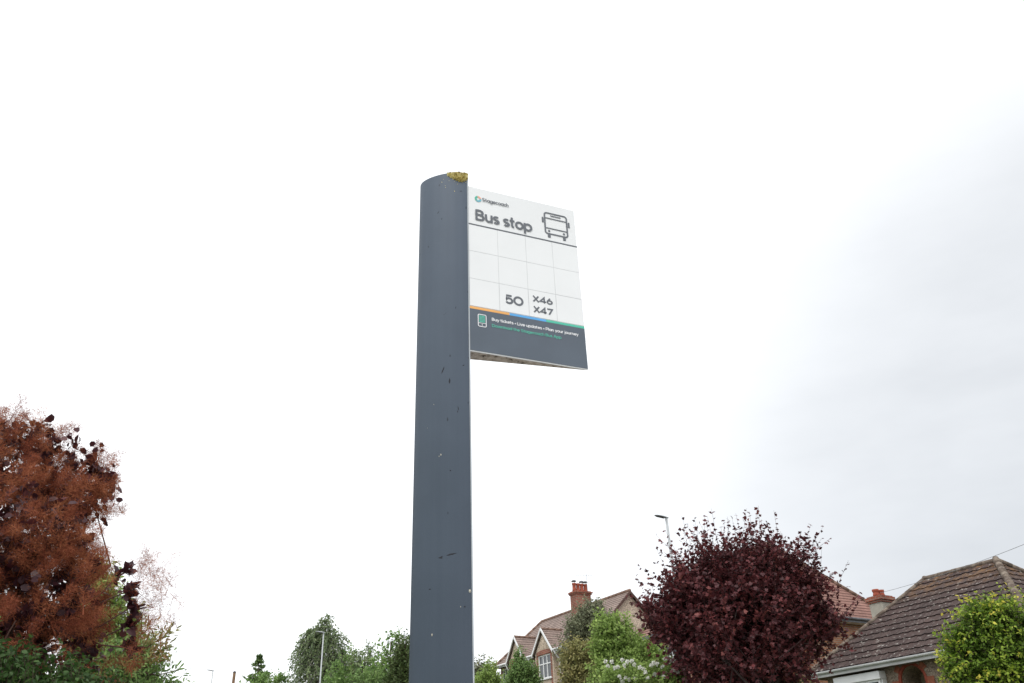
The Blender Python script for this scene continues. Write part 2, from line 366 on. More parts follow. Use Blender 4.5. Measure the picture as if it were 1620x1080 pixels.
def crown(blobs, n_shoots, shoot_len, per, L, W, updir=.4, rnd=.6, droop=0.0, shell=.45, lobes=1, leaf_ang=.9, fold=.25, tip=0.0, leafup=.8):
    """shoots spread through the volume of the blobs, leaves along each of them.
    returns quads, tint, shoot starts, shoot ends"""
    blobs = [(np.array(c, float), np.array(r, float) if hasattr(r, '__len__') else np.array([r] * 3, float), w) for c, r, w in blobs]
    ws = np.array([w * (r[0] * r[1] * r[2]) ** (2 / 3) for c, r, w in blobs]); ws /= ws.sum()
    S = []; E = []; rs = []
    for (c, r, w), k in zip(blobs, ws):
        n = max(3, int(round(k * n_shoots)))
        d = rand_dirs(n); rad = (shell ** 3 + (1 - shell ** 3) * rng.random(n)) ** (1 / 3)
        p = c + d * rad[:, None] * r; pb = p
        depth = np.min([np.linalg.norm((pb - c2) / r2, axis=1) for c2, r2, w2 in blobs], 0); rs.append(depth)
        out = unit(d / r)
        dr = unit(out + np.array([0, 0, updir]) + rnd * rng.normal(size=(n, 3)))
        ln = shoot_len * (.5 + rng.random(n))
        S.append(p - dr * ln[:, None] * .4); E.append(p + dr * ln[:, None] * .6)
    S = np.concatenate(S); E = np.concatenate(E)
    n = len(S); rs = np.concatenate(rs)
    ct = rng.random(n)
    t = (np.arange(per)[None, :] + rng.random((n, per))) / per
    ax = unit(E - S)
    P = S[:, None, :] + (E - S)[:, None, :] * t[:, :, None]
    P[:, :, 2] -= droop * (t ** 2) * np.linalg.norm(E - S, axis=1)[:, None]
    side = unit(np.cross(np.repeat(ax[:, None, :], per, 1), rng.normal(size=(n, per, 3))))
    A = unit(ax[:, None, :] * (1 - leaf_ang * .6) + side * leaf_ang - np.array([0, 0, droop * .8]))
    P = P.reshape(-1, 3); A = A.reshape(-1, 3)
    P = P + A * (L * .12)
    sz = .65 + .7 * rng.random(len(P))
    q, m = leaf_quads(P, A, L * sz, W * sz, fold, lobes, leafup)
    tint = np.clip(.55 * np.repeat(ct, per) + .45 * rng.random(len(P)), 0, 1)
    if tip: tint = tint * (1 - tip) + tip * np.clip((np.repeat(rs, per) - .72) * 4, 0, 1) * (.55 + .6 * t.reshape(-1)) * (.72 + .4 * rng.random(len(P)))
    return q, np.tile(tint, m), S, E

def limbs(mb, base, top, starts, r0, n_limb=14, sub=3, bend=.15, rmin=.006, seed=1):
    """tapered trunk, limbs and branches that reach into the crown"""
    R = random.Random(seed); base = np.array(base, float); top = np.array(top, float)
    H = np.linalg.norm(top - base)
    tr = [base + (top - base) * t + np.array([R.uniform(-1, 1), R.uniform(-1, 1), 0]) * H * .012 * (t > 0) for t in np.linspace(0, 1, 8)]
    rr = [r0 * (1.25 if i == 0 else 1 - .8 * i / 7) for i in range(8)]
    mb.tube(tr, rr, 9)
    idx = list(range(len(starts))); R.shuffle(idx)
    used = idx[:n_limb]
    for i in used:
        e = np.array(starts[i]); h = e[2] - base[2]
        t0 = min(.95, max(.25, (h / H) * R.uniform(.45, .75)))
        k = min(7, int(t0 * 7)); s = tr[k]
        ln = np.linalg.norm(e - s)
        mid1 = s + (e - s) * .35 + np.array([R.uniform(-1, 1), R.uniform(-1, 1), R.uniform(-.2, 1)]) * ln * bend
        mid2 = s + (e - s) * .7 + np.array([R.uniform(-1, 1), R.uniform(-1, 1), R.uniform(-.2, .7)]) * ln * bend
        ra = max(rmin * 1.6, rr[k] * .5)
        mb.tube([s, mid1, mid2, e], [ra, ra * .65, ra * .4, rmin], 6)
        near = sorted(idx, key=lambda j: float(np.sum((starts[j] - mid2) ** 2)))[:sub + 1]
        for j in near:
            f = np.array(starts[j]); m = mid2 + (f - mid2) * .5 + np.array([R.uniform(-1, 1)] * 2 + [R.uniform(0, 1)]) * .06 * np.linalg.norm(f - mid2)
            mb.tube([mid2, m, f], [ra * .38, ra * .25, rmin * .7], 5)

def shoot_stems(mb, S, E, r, every=1, droop=0.0):
    for i in range(0, len(S), every):
        d = E[i] - S[i]
        pts = [S[i], S[i] + d * .5 - np.array([0, 0, droop * .25]) * np.linalg.norm(d), E[i] - np.array([0, 0, droop]) * np.linalg.norm(d)]
        mb.tube(pts, [r, r * .7, r * .35], 3, caps=False)

def tree(name, label, cat, base_xy, blobs, leaf, barkm, r0, group=None, n=900, shoot=.5, per=9, L=.09, W=.06, limbs_n=14, stems=0, seed=1, extra=None, trunk_top=None, crown_name='foliage', trunk_name='trunk', kind=None, **kw):
    """blobs: (u, v, d, radius in metres (x3), weight) seen directions with their own distance"""
    bx, by = base_xy; gz = ground_z(bx, by)
    root = empty(name, (bx, by, gz), 0, label, cat, group)
    o = np.array([bx, by, gz])
    bl = [(np.array(c) - o, r, w) for c, r, w in blobs]
    q, tint, S, E = crown(bl, n, shoot, per, L, W, **kw)
    if extra:                                 # long leading shoots that stand clear of the crown
        k2 = dict(kw); e2 = dict(extra); b2 = [(np.array(c) - o, r, w) for c, r, w in e2.pop('blobs')]
        n2, s2, p2 = e2.pop('n'), e2.pop('shoot'), e2.pop('per'); k2.update(e2)
        q2, t2, S2, E2 = crown(b2, n2, s2, p2, L, W, **k2)
        q = np.concatenate([q, q2]); tint = np.concatenate([tint, t2]); S = np.concatenate([S, S2]); E = np.concatenate([E, E2])
    quads_mesh(crown_name, q, tint, leaf, root)
    mb = MB()
    cz = max(c[2] + .3 * (r[2] if hasattr(r, '__len__') else r) for c, r, w in bl)
    tt = trunk_top if trunk_top is not None else (np.mean([c[0] for c, r, w in bl]), np.mean([c[1] for c, r, w in bl]), cz)
    limbs(mb, (0, 0, -.05), tt, list(S), r0, limbs_n, seed=seed)
    if stems: shoot_stems(mb, S, E, stems, 1, kw.get('droop', 0))
    mb.build(trunk_name, barkm, root, smooth=True)
    return root

# ------------------------------------------------------------------ ground, road, pavements
def strip_mesh(name, p0, p1, s0, s1, zf, mat, ns=40, np_=2, kind='structure', thick=0):
    mb = MB(); vs = []
    for i in range(ns + 1):
        for j in range(np_ + 1):
            s = s0 + (s1 - s0) * i / ns; p = p0 + (p1 - p0) * j / np_
            q = street(s, p); vs.append((q[0], q[1], zf(q[0], q[1])))
    w = np_ + 1
    mb.add(vs, [(i * w + j, i * w + j + 1, (i + 1) * w + j + 1, (i + 1) * w + j) for i in range(ns) for j in range(np_)])
    o = mb.build(name, mat); tag(o, kind=kind); return o
mb = MB(); vs = []
ss = list(np.linspace(-400, 600, 41)); ps = [-400, -150, -50, -20, -5, 0, 5, 10, 13] + list(np.linspace(13.5, 20, 14)) + [30, 60, 150, 400]
for s in ss:
    for p in ps:
        q = street(s, p); vs.append((q[0], q[1], ground_z(q[0], q[1]) - .12))
w = len(ps)
mb.add(vs, [(i * w + j, i * w + j + 1, (i + 1) * w + j + 1, (i + 1) * w + j) for i in range(len(ss) - 1) for j in range(w - 1)])
tag(mb.build('ground', M['turf']), kind='structure')
strip_mesh('road', 3.62, 10.38, -200, 400, lambda x, y: -.10, M['asphalt'])
strip_mesh('pavement', -.6, 3.5, -200, 400, lambda x, y: .0, M['paving'])
strip_mesh('pavement', 10.5, 13.0, -200, 400, lambda x, y: .0, M['paving'])
for p0 in (3.5, 10.38):
    mb = MB(); a = [street(-200, p0), street(400, p0), street(400, p0 + .12), street(-200, p0 + .12)]
    mb.add([(q[0], q[1], z) for z in (-.2, .006) for q in a], [(3,2,1,0), (4,5,6,7), (0,1,5,4), (1,2,6,5), (2,3,7,6), (3,0,4,7)])
    tag(mb.build('kerb', M['kerb']), kind='structure')
mb = MB()
for k in range(-20, 60):
    a = [street(k * 6, 6.95), street(k * 6 + 4, 6.95), street(k * 6 + 4, 7.05), street(k * 6, 7.05)]
    mb.poly(*[(q[0], q[1], -.096) for q in a])
tag(mb.build('road_marking', M['line']), kind='structure')

# ------------------------------------------------------------------ lettering: single-line geometric letters given a bold stroke
def arc(cx, cy, rx, ry, a0, a1, n=None):
    n = n or max(4, int(abs(a1 - a0) / 15))
    return [(cx + rx * cos(radians(a0 + (a1 - a0) * i / n)), cy + ry * sin(radians(a0 + (a1 - a0) * i / n))) for i in range(n + 1)]
def ring(cx, cy, rx, ry): return arc(cx, cy, rx, ry, 0, 360, 28)
B_ = .255; R_ = .205
GL = {
 'o': (.52, [ring(.26, B_, R_, R_)]),
 'a': (.53, [ring(.25, B_, R_, R_), [(.455, .51), (.455, 0)]]),
 'd': (.53, [ring(.25, B_, R_, R_), [(.455, .72), (.455, 0)]]),
 'p': (.53, [ring(.275, B_, R_, R_), [(.07, .51), (.07, -.2)]]),
 'g': (.53, [ring(.25, B_, R_, R_), [(.455, .51)] + arc(.25, .03, .205, .18, 0, -150)]),
 'c': (.44, [arc(.26, B_, R_, R_, 48, 312)]),
 'e': (.51, [[(.06, .25), (.455, .25)] + arc(.255, B_, .2, R_, 2, 318)]),
 'h': (.49, [[(.07, .72), (.07, 0)], [(.07, .2)] + arc(.24, .29, .165, .165, 172, 0) + [(.405, 0)]]),
 'n': (.49, [[(.07, .51), (.07, 0)], [(.07, .2)] + arc(.24, .29, .165, .165, 172, 0) + [(.405, 0)]]),
 'r': (.33, [[(.07, .51), (.07, 0)], [(.07, .22)] + arc(.25, .27, .17, .19, 172, 80)]),
 'u': (.49, [[(.07, .51), (.07, .22)] + arc(.24, .22, .17, .17, 180, 352), [(.41, .51), (.41, 0)]]),
 's': (.40, [arc(.2, .365, .135, .1, 35, 262) + arc(.2, .152, .145, .102, 82, -148)]),
 'S': (.56, [arc(.28, .505, .19, .155, 35, 262) + arc(.28, .205, .2, .155, 82, -150)]),
 't': (.34, [[(.14, .68), (.14, .17)] + arc(.25, .17, .11, .12, 180, 275), [(.0, .46), (.3, .46)]]),
 'y': (.46, [[(.03, .51), (.235, .04)], [(.43, .51), (.215, 0), (.13, -.2)]]),
 'i': (.19, [[(.095, .51), (.095, 0)], [(.095, .72), (.095, .61)]]),
 'l': (.19, [[(.095, .72), (.095, 0)]]),
 'j': (.22, [[(.12, .51), (.12, -.06)] + arc(.0, -.06, .12, .11, 0, -80), [(.12, .72), (.12, .61)]]),
 'k': (.46, [[(.07, .72), (.07, 0)], [(.4, .51), (.1, .2)], [(.19, .3), (.42, 0)]]),
 'v': (.45, [[(.02, .51), (.225, .04), (.43, .51)]]),
 'w': (.68, [[(.02, .51), (.18, .04), (.34, .48), (.50, .04), (.66, .51)]]),
 'B': (.58, [[(.08, .0), (.08, .7)], [(.08, .655), (.3, .655)] + arc(.3, .515, .155, .14, 80, -90) + [(.08, .375)], [(.3, .36)] + arc(.32, .205, .185, .155, 85, -90) + [(.08, .05)]]),
 'L': (.46, [[(.08, .7), (.08, .05), (.44, .05)]]),
 'P': (.56, [[(.08, 0), (.08, .7)], [(.08, .655), (.31, .655)] + arc(.31, .47, .19, .185, 85, -90) + [(.08, .285)]]),
 'D': (.66, [[(.08, 0), (.08, .7)], [(.08, .655), (.28, .655)] + arc(.28, .353, .31, .303, 85, -90) + [(.08, .05)]]),
 'A': (.62, [[(.03, 0), (.31, .67), (.59, 0)], [(.13, .2), (.49, .2)]]),
 'X': (.56, [[(.05, .7), (.50, 0)], [(.50, .7), (.05, 0)]]),
 '5': (.56, [[(.46, .655), (.14, .655), (.105, .36)] + arc(.27, .25, .215, .2, 138, -150)]),
 '0': (.70, [arc(.35, .353, .28, .303, 0, 360, 36)]),
 '4': (.60, [[(.42, 0), (.42, .66), (.06, .18), (.57, .18)]]),
 '6': (.56, [arc(.28, .245, .2, .195, 0, 360, 28), [(.1, .33), (.33, .7)]]),
 '7': (.54, [[(.04, .655), (.47, .655), (.18, 0)]]),
 '\u2022': (.32, [arc(.16, .27, .045, .045, 0, 360, 12)]),
 ' ': (.22, []),
}
def ribbon(mb, pts, hw, y):
    pts = [p for i, p in enumerate(pts) if i == 0 or hypot(p[0] - pts[i - 1][0], p[1] - pts[i - 1][1]) > 1e-5]
    closed = hypot(pts[0][0] - pts[-1][0], pts[0][1] - pts[-1][1]) < 1e-6 and len(pts) > 3
    P = [np.array(p) for p in (pts[:-1] if closed else pts)]
    n = len(P); Lf = []; Rt = []
    for i in range(n):
        a = P[i - 1] if (i or closed) else None; b = P[(i + 1) % n] if (i < n - 1 or closed) else None
        d1 = (P[i] - a) / np.linalg.norm(P[i] - a) if a is not None else None
        d2 = (b - P[i]) / np.linalg.norm(b - P[i]) if b is not None else None
        if d1 is None: d1 = d2
        if d2 is None: d2 = d1
        n1 = np.array([-d1[1], d1[0]]); n2 = np.array([-d2[1], d2[0]]); m = n1 + n2; m /= np.linalg.norm(m) + 1e-9
        k = hw / max(.42, m @ n1)
        Lf.append(P[i] + m * k); Rt.append(P[i] - m * k)
    vs = [(x[0], y, x[1]) for x in Lf] + [(x[0], y, x[1]) for x in Rt]
    e = n if closed else n - 1
    mb.add(vs, [(i, n + i, n + (i + 1) % n, (i + 1) % n) for i in range(e)])
def text(mb, s, x, z, cap, width, weight, y=-.002):
    adv = sum(GL[c][0] for c in s); k = cap / .7; kx = width / adv if width else k
    cx = x; m = 0
    for c in s:
        w, st = GL[c]
        for line in st:
            pts = [(cx + px * kx, z + pz * k) for px, pz in line]
            ribbon(mb, pts, weight * k * (1.5 if c == '\u2022' else 1), y - (m % 4) * .00008); m += 1
        cx += w * kx
    return mb
def outline(x0, x1, z0, z1, r):
    p = arc(x1 - r, z1 - r, r, r, 0, 90, 5) + arc(x0 + r, z1 - r, r, r, 90, 180, 5) + arc(x0 + r, z0 + r, r, r, 180, 270, 5) + arc(x1 - r, z0 + r, r, r, 270, 360, 5)
    return p + [p[0]]

# ------------------------------------------------------------------ the bus stop
BX, BY = -0.1318, 2.1961
RZ = atan2(.39875, .91706)
ZB = 2.8062; ZT = 3.4898
bus_stop = empty('bus_stop_sign', (BX, BY, 0), RZ, 'tall slate grey bus stop post with a white route flag on its side', 'bus stop')
FRONT = [(-.1475, .108), (-.1465, .094), (-.140, .078), (-.127, .060), (-.110, .043), (-.090, .027), (-.066, .0125), (-.040, .003), (-.015, -.0025), (-.001, -.003)]
BACK = [(-.001, .088), (-.03, .105), (-.07, .118), (-.11, .122), (-.135, .118)]
FRONT = [(x * .90, y) for x, y in FRONT]; BACK = [(x * .90, y) for x, y in BACK]
def front_y(x):
    return float(np.interp(x, [a for a, b in FRONT], [b for a, b in FRONT]))
def fine(pts, k=4):
    out = []
    n = len(pts)
    for i in range(n - 1):
        p0 = np.array(pts[max(0, i - 1)]); p1 = np.array(pts[i]); p2 = np.array(pts[i + 1]); p3 = np.array(pts[min(n - 1, i + 2)])
        for j in range(k):
            t = j / k
            out.append(tuple(.5 * (2 * p1 + (p2 - p0) * t + (2 * p0 - 5 * p1 + 4 * p2 - p3) * t * t + (3 * p1 - p0 - 3 * p2 + p3) * t ** 3)))
    out.append(tuple(pts[-1])); return out
prof = fine(FRONT, 4) + BACK
mb = MB(); n = len(prof)
mb.add([(x, y, 0) for x, y in prof] + [(x, y, ZT - .001) for x, y in prof], [(i, (i + 1) % n, n + (i + 1) % n, n + i) for i in range(n)] + [tuple(range(n))[::-1]])
post = mb.build('post', M['post'], bus_stop)
nf = len(fine(FRONT, 4))
for i, p in enumerate(post.data.polygons): p.use_smooth = i < nf - 1
MB().prism([(x * .997, y) for x, y in prof], ZT - .001, ZT + .0015).build('top_cap', M['post'], post)
MB().box(-.0005, .0035, -.0028, .012, .05, ZT - .002).build('edge_strip', M['steel'], post)
# lichen on the top corner: a lumpy crust that follows the curved face
def crust(outl, mat, name, h, seed, zc, nx=26, nz=16):
    R = random.Random(seed); mb = MB(); x0, x1, z0, z1 = outl
    inside = {}
    for i in range(nx + 1):
        for j in range(nz + 1):
            x = x0 + (x1 - x0) * i / nx; z = z0 + (z1 - z0) * j / nz
            inside[i, j] = (x, z, h * (.5 + R.random()))
    def lower(x):
        u = min(1, max(0, (x - x0) / (x1 - x0)))
        dd = min(1, (u / .6)) ** .55 if u < .6 else 1 - .42 * ((u - .6) / .4) ** 2
        return z1 - .004 - (z1 - z0 - .004) * dd + .002 * sin(x * 700) + .0015 * sin(x * 2100)
    keep = lambda i, j: inside[i, j][1] >= lower(inside[i, j][0])
    ids = {}; vs = []; fs = []
    for (i, j), (x, z, k) in inside.items():
        edge = min(1, max(0, (z - lower(x)) / .006))
        ids[i, j] = len(vs); vs.append((x + R.uniform(-1, 1) * .0007, front_y(min(x, -.001)) - .0004 - k * edge, z + R.uniform(-1, 1) * .0007))
    for i in range(nx):
        for j in range(nz):
            if all(keep(a, b) for a, b in ((i, j), (i + 1, j), (i + 1, j + 1), (i, j + 1))):
                fs.append((ids[i, j], ids[i + 1, j], ids[i + 1, j + 1], ids[i, j + 1]))
    mb.add(vs, fs); mb.build(name, mat, post, smooth=False)
crust((-.068, .002, ZT - .040, ZT + .0015), M['lichen'], 'lichen_patch', .0045, 3, ZT, 60, 40)
mb = MB(); R = random.Random(8)
for k in range(46):
    x = R.uniform(-.045, -.003); y = front_y(x) + R.uniform(-.004, .012); r = R.uniform(.0025, .006)
    z = ZT + R.uniform(-.012, .003) if y < front_y(x) + .001 else ZT + R.uniform(0, .003)
    mb.lathe([(r * .3, z - r * .4), (r, z), (r * .6, z + r * .6), (r * .1, z + r * .75)], x, y, 7)
mb.build('old_lichen', M['lichen_old'], post)
for k in range(14):
    x = -R.uniform(.002, .085); z = ZT - R.uniform(.004, .05) * (1 if k % 3 else 1.6); r = R.uniform(.0008, .0028); y = front_y(x)
    MB().add([(x + r * R.uniform(.7, 1.3) * cos(j * pi / 4), y - .0003, z + r * R.uniform(.7, 1.3) * sin(j * pi / 4)) for j in range(8)] + [(x, y - r * .4, z)], [(j, (j + 1) % 8, 8) for j in range(8)]).build('lichen_spot', M['lichen'], post)
# scuffs, scratches and specks on the painted face
for x, z, l, wd, ang in ((-.066, 2.18, .036, .0085, 4), (-.052, 2.186, .028, .0045, 12), (-.074, 2.74, .032, .0034, 72), (-.0575, 2.70, .020, .0045, 88), (-.034, 2.61, .016, .0020, 100), (-.036, 2.60, .010, .0016, 95),
                        (-.018, 2.752, .008, .003, 30), (-.09, 3.33, .012, .0022, 60), (-.0805, 3.30, .009, .0016, 70), (-.04, 2.95, .010, .0018, 80), (-.07, 2.93, .012, .0015, 40), (-.022, 3.412, .008, .003, 5), (-.005, 3.345, .014, .0025, 90), (-.055, 2.42, .005, .004, 0), (-.02, 2.05, .005, .004, 0), (-.10, 2.10, .005, .003, 0)):
    a = radians(ang); out = []
    for t, s_ in ((-.5, 0), (-.2, .5), (.15, .42), (.5, 0), (.1, -.5), (-.25, -.4)):
        px = x + cos(a) * l * t - sin(a) * wd * s_; pz = z + sin(a) * l * t + cos(a) * wd * s_
        out.append((px, front_y(min(-.001, px)) - .0006, pz))
    MB().poly(*out).build('scuff_mark', M['scuff'], post)
for x, z, r in ((-.078, 2.47, .0024), (-.0825, 2.466, .0015), (-.096, 2.63, .0014), (-.094, 1.985, .0028), (-.1, 1.86, .0036), (-.095, 1.858, .003), (-.006, 2.09, .0036), (-.03, 2.05, .0014), (-.11, 2.56, .001)):
    y = front_y(x)
    MB().add([(x + r * cos(k * pi / 4) * (.8 + .3 * (k % 2)), y - .0004, z + r * 1.2 * sin(k * pi / 4)) for k in range(8)] + [(x, y - r * .6, z)], [(k, (k + 1) % 8, 8) for k in range(8)]).build('pale_speck', M['speck'], post)

# the flag: a wedge with a flat printed face
FW, FH = .405, .637
mb = MB(); mb.prism([(.004, .0042), (FW - .004, .0042), (FW - .004, .0075), (.004, .058)], ZB + .010, ZB + FH - .004)
flag = mb.build('sign_flag', M['white_panel'], bus_stop)
mb = MB(); mb.prism([(.0045, .0045), (FW - .006, .0045), (FW - .006, .0070), (.0045, .057)], ZB + .0015, ZB + .0098)
mb.build('flag_underside', M['grime'], flag)
MB().box(.0036, FW, 0, .0040, ZB, ZB + FH, .0006).build('face_panel', M['white_panel'], flag)
MB().box(.0040, FW - .0006, -.0004, -.0001, ZB + .158, ZB + .4755).build('tile_gap_shade', M['gap'], flag)  # added sheet behind the tiles; its grey paints the shadow in the gaps
colx = [.0040, .1060, .2080, .3075, FW - .0006]; rowz = [.1580, .2615, .3690, .4745]
for i in range(4):
    for j in range(3):
        g = .0007; yy = -.0013 if (j == 0 and i in (0, 1, 2)) else -.0009
        if j == 0: g = .00105
        MB().box(colx[i] + g, colx[i + 1] - g, yy, -.0005, ZB + rowz[j] + g, ZB + rowz[j + 1] - g).build('route_tile', M['tile'], flag)
MB().box(.0037, FW - .0003, -.0012, -.0001, ZB + .4750, ZB + .4800).build('divider_line', M['charcoal'], flag)
MB().box(.0037, FW - .0003, -.0012, -.0001, ZB + .0035, ZB + .1478).build('footer_panel', M['navy'], flag)
for x0, x1, m in ((.0037, .1385, 'orange'), (.1385, .2665, 'blue'), (.2665, FW - .0003, 'teal')):
    MB().box(x0, x1, -.0013, -.0001, ZB + .1480, ZB + .1562).build('colour_stripe', M[m], flag, label=m + ' section of the stripe above the footer')
text(MB(), 'Bus stop', .0275, ZB + .4985, .0440, .2080, .061).build('heading_text', M['charcoal'], flag)
text(MB(), 'Stagecoach', .0535, ZB + .5830, .0150, .098, .056).build('operator_name', M['charcoal'], flag)
cx, cz = .0395, ZB + .5895
for a0, a1, m in ((10, 100, 'coral'), (100, 235, 'mint'), (235, 370, 'sea')):
    mb = MB(); ribbon(mb, arc(cx, cz, .0085, .0092, a0, a1, 12), .0034, -.0012); mb.build('logo_segment', M[m], flag)
text(MB(), '50', .1250, ZB + .1905, .0325, .0640, .080, -.0019).build('route_number', M['charcoal'], flag)
mb = text(MB(), 'X46', .2225, ZB + .2170, .0225, .0725, .086, -.0019)
text(mb, 'X47', .2235, ZB + .1768, .0225, .0700, .086, -.0019).build('route_number', M['charcoal'], flag)
# bus pictogram
mb = MB()
ribbon(mb, outline(.2865, .3715, ZB + .5090, ZB + .5985, .009), .0029, -.0012)
for z, x0, x1, wd in ((.5755, .289, .369, .0022), (.5325, .289, .369, .0022), (.5880, .309, .349, .0022)):
    ribbon(mb, [(x0, ZB + z), (x1, ZB + z)], wd, -.0014)
for x in (.3005, .3575): ribbon(mb, ring(x, ZB + .5205, .0021, .0021), .0022, -.0014)
for x0, x1, z0, z1 in ((.2755, .2822, .5520, .5765), (.3762, .3828, .5520, .5765)): mb.slab_y(outline(x0, x1, ZB + z0, ZB + z1, .003)[:-1], -.0012, -.0006)
for x0, x1 in ((.2945, .3055), (.3525, .3635)): mb.slab_y(outline(x0, x1, ZB + .4925, ZB + .5062, .002)[:-1], -.0012, -.0006)
mb.build('bus_pictogram', M['charcoal'], flag)
# footer print
mb = MB(); ribbon(mb, outline(.0315, .0580, ZB + .0880, ZB + .1310, .004), .0013, -.0020)
ribbon(mb, [(.0325, ZB + .1000), (.0570, ZB + .1000)], .0009, -.0021); ribbon(mb, ring(.0447, ZB + .0940, .001, .001), .001, -.0021)
mb.build('phone_symbol', M['ink_white'], flag)
mb = MB()
mb.slab_y(outline(.0355, .0540, ZB + .1035, ZB + .1275, .001)[:-1], -.0018, -.0014); mb.build('phone_screen', M['mint'], flag)
mb = MB()
for k in range(4): ribbon(mb, [(.0365, ZB + .1085 + k * .0048), (.0530, ZB + .1085 + k * .0048)], .0007, -.0020)
mb.build('screen_line', M['navy'], flag)
text(MB(), 'Buy tickets \u2022 Live updates \u2022 Plan your journey', .0765, ZB + .1155, .0108, .3030, .066).build('service_text', M['ink_white'], flag)
text(MB(), 'Download the Stagecoach Bus App', .0765, ZB + .0930, .0105, .2400, .058).build('app_text', M['mint'], flag)

# ------------------------------------------------------------------ houses
HR = atan2(-ES[1], -ES[0])              # local x runs along the street towards the right of the picture, y away from it
def roof_slope(mb_uv, a0, a1, b0, b1, rows, tile_w, step=.03, ribs=False):
    """courses of tiles between the eave a0-a1 and the ridge b0-b1, each course lapping the one below"""
    V, Fc, U = mb_uv
    a0, a1, b0, b1 = [np.array(q, float) for q in (a0, a1, b0, b1)]
    ex = (a1 - a0) / np.linalg.norm(a1 - a0)
    upv = (b0 - a0) - ex * ((b0 - a0) @ ex); upv /= np.linalg.norm(upv)
    nrm = np.cross(ex, upv); nrm /= np.linalg.norm(nrm)
    if nrm[2] < 0: nrm = -nrm
    def add(vs, uv):
        b = len(V); V.extend([tuple(q) for q in vs]); Fc.append(tuple(range(b, b + len(vs)))); U.extend(uv)
    for r in range(rows):
        t0, t1 = r / rows, (r + 1) / rows
        l0 = a0 + (b0 - a0) * t0; r0 = a1 + (b1 - a1) * t0; l1 = a0 + (b0 - a0) * t1; r1 = a1 + (b1 - a1) * t1
        up0 = nrm * step
        ul = lambda q: ((q - a0) @ ex) / tile_w
        w = np.linalg.norm(r0 - l0)
        ns = max(1, int(w / (tile_w / 4))) if ribs else 1
        for k in range(ns):
            f0, f1 = k / ns, (k + 1) / ns
            p = [l0 + (r0 - l0) * f0, l0 + (r0 - l0) * f1, l1 + (r1 - l1) * f1, l1 + (r1 - l1) * f0]
            if ribs:
                # rolled profile: each tile has a raised roll, staggered with the course
                h = [max(0, sin(2 * pi * (ul(q)))) ** 1.0 * .020 for q in p]
            else: h = [0, 0, 0, 0]
            q = [p[0] + nrm * (step + h[0]), p[1] + nrm * (step + h[1]), p[2] + nrm * h[2], p[3] + nrm * h[3]]
            uv = [(ul(x), r + yy) for x, yy in zip(p, (.001, .001, .999, .999))]
            add(q, uv)
            add([p[0] - nrm * .002, p[1] - nrm * .002, q[1], q[0]], [(uv[0][0], r + .01), (uv[1][0], r + .01), (uv[1][0], r + .02), (uv[0][0], r + .02)])
def build_roof(name, data, mat, parent, under=None):
    V, Fc, U = data
    me = bpy.data.meshes.new(name); me.from_pydata(V, [], Fc)
    ul = me.uv_layers.new(name='UVMap'); ul.data.foreach_set('uv', np.array(U, np.float32).reshape(-1))
    me.update(); return link(name, me, mat, parent)
def ridge_tiles(mb, a, b, r=.11, seg=.42):
    a = np.array(a, float); b = np.array(b, float); n = max(1, int(np.linalg.norm(b - a) / seg))
    for i in range(n):
        p = a + (b - a) * (i / n); q = a + (b - a) * ((i + 1.06) / n)
        mb.tube([p, q], [r * 1.06, r * .95], 8)
def wall_face(mb, x0, x1, z0, z1, y, holes, depth=.10, axis='y'):
    xs = sorted(set([x0, x1] + [h[0] for h in holes] + [h[1] for h in holes])); zs = sorted(set([z0, z1] + [h[2] for h in holes] + [h[3] for h in holes]))
    T = (lambda x, yy, z: (x, yy, z)) if axis == 'y' else (lambda x, yy, z: (yy, x, z))
    for i in range(len(xs) - 1):
        for j in range(len(zs) - 1):
            cx, cz = (xs[i] + xs[i + 1]) / 2, (zs[j] + zs[j + 1]) / 2
            if any(h[0] < cx < h[1] and h[2] < cz < h[3] for h in holes): continue
            mb.poly(T(xs[i], y, zs[j]), T(xs[i + 1], y, zs[j]), T(xs[i + 1], y, zs[j + 1]), T(xs[i], y, zs[j + 1]))
    for h in holes:
        a, b, c, d = h[:4]; y2 = y + depth
        mb.poly(T(a, y, c), T(a, y2, c), T(a, y2, d), T(a, y, d)); mb.poly(T(b, y, c), T(b, y, d), T(b, y2, d), T(b, y2, c))
        mb.poly(T(a, y, d), T(a, y2, d), T(b, y2, d), T(b, y, d)); mb.poly(T(a, y, c), T(b, y, c), T(b, y2, c), T(a, y2, c))
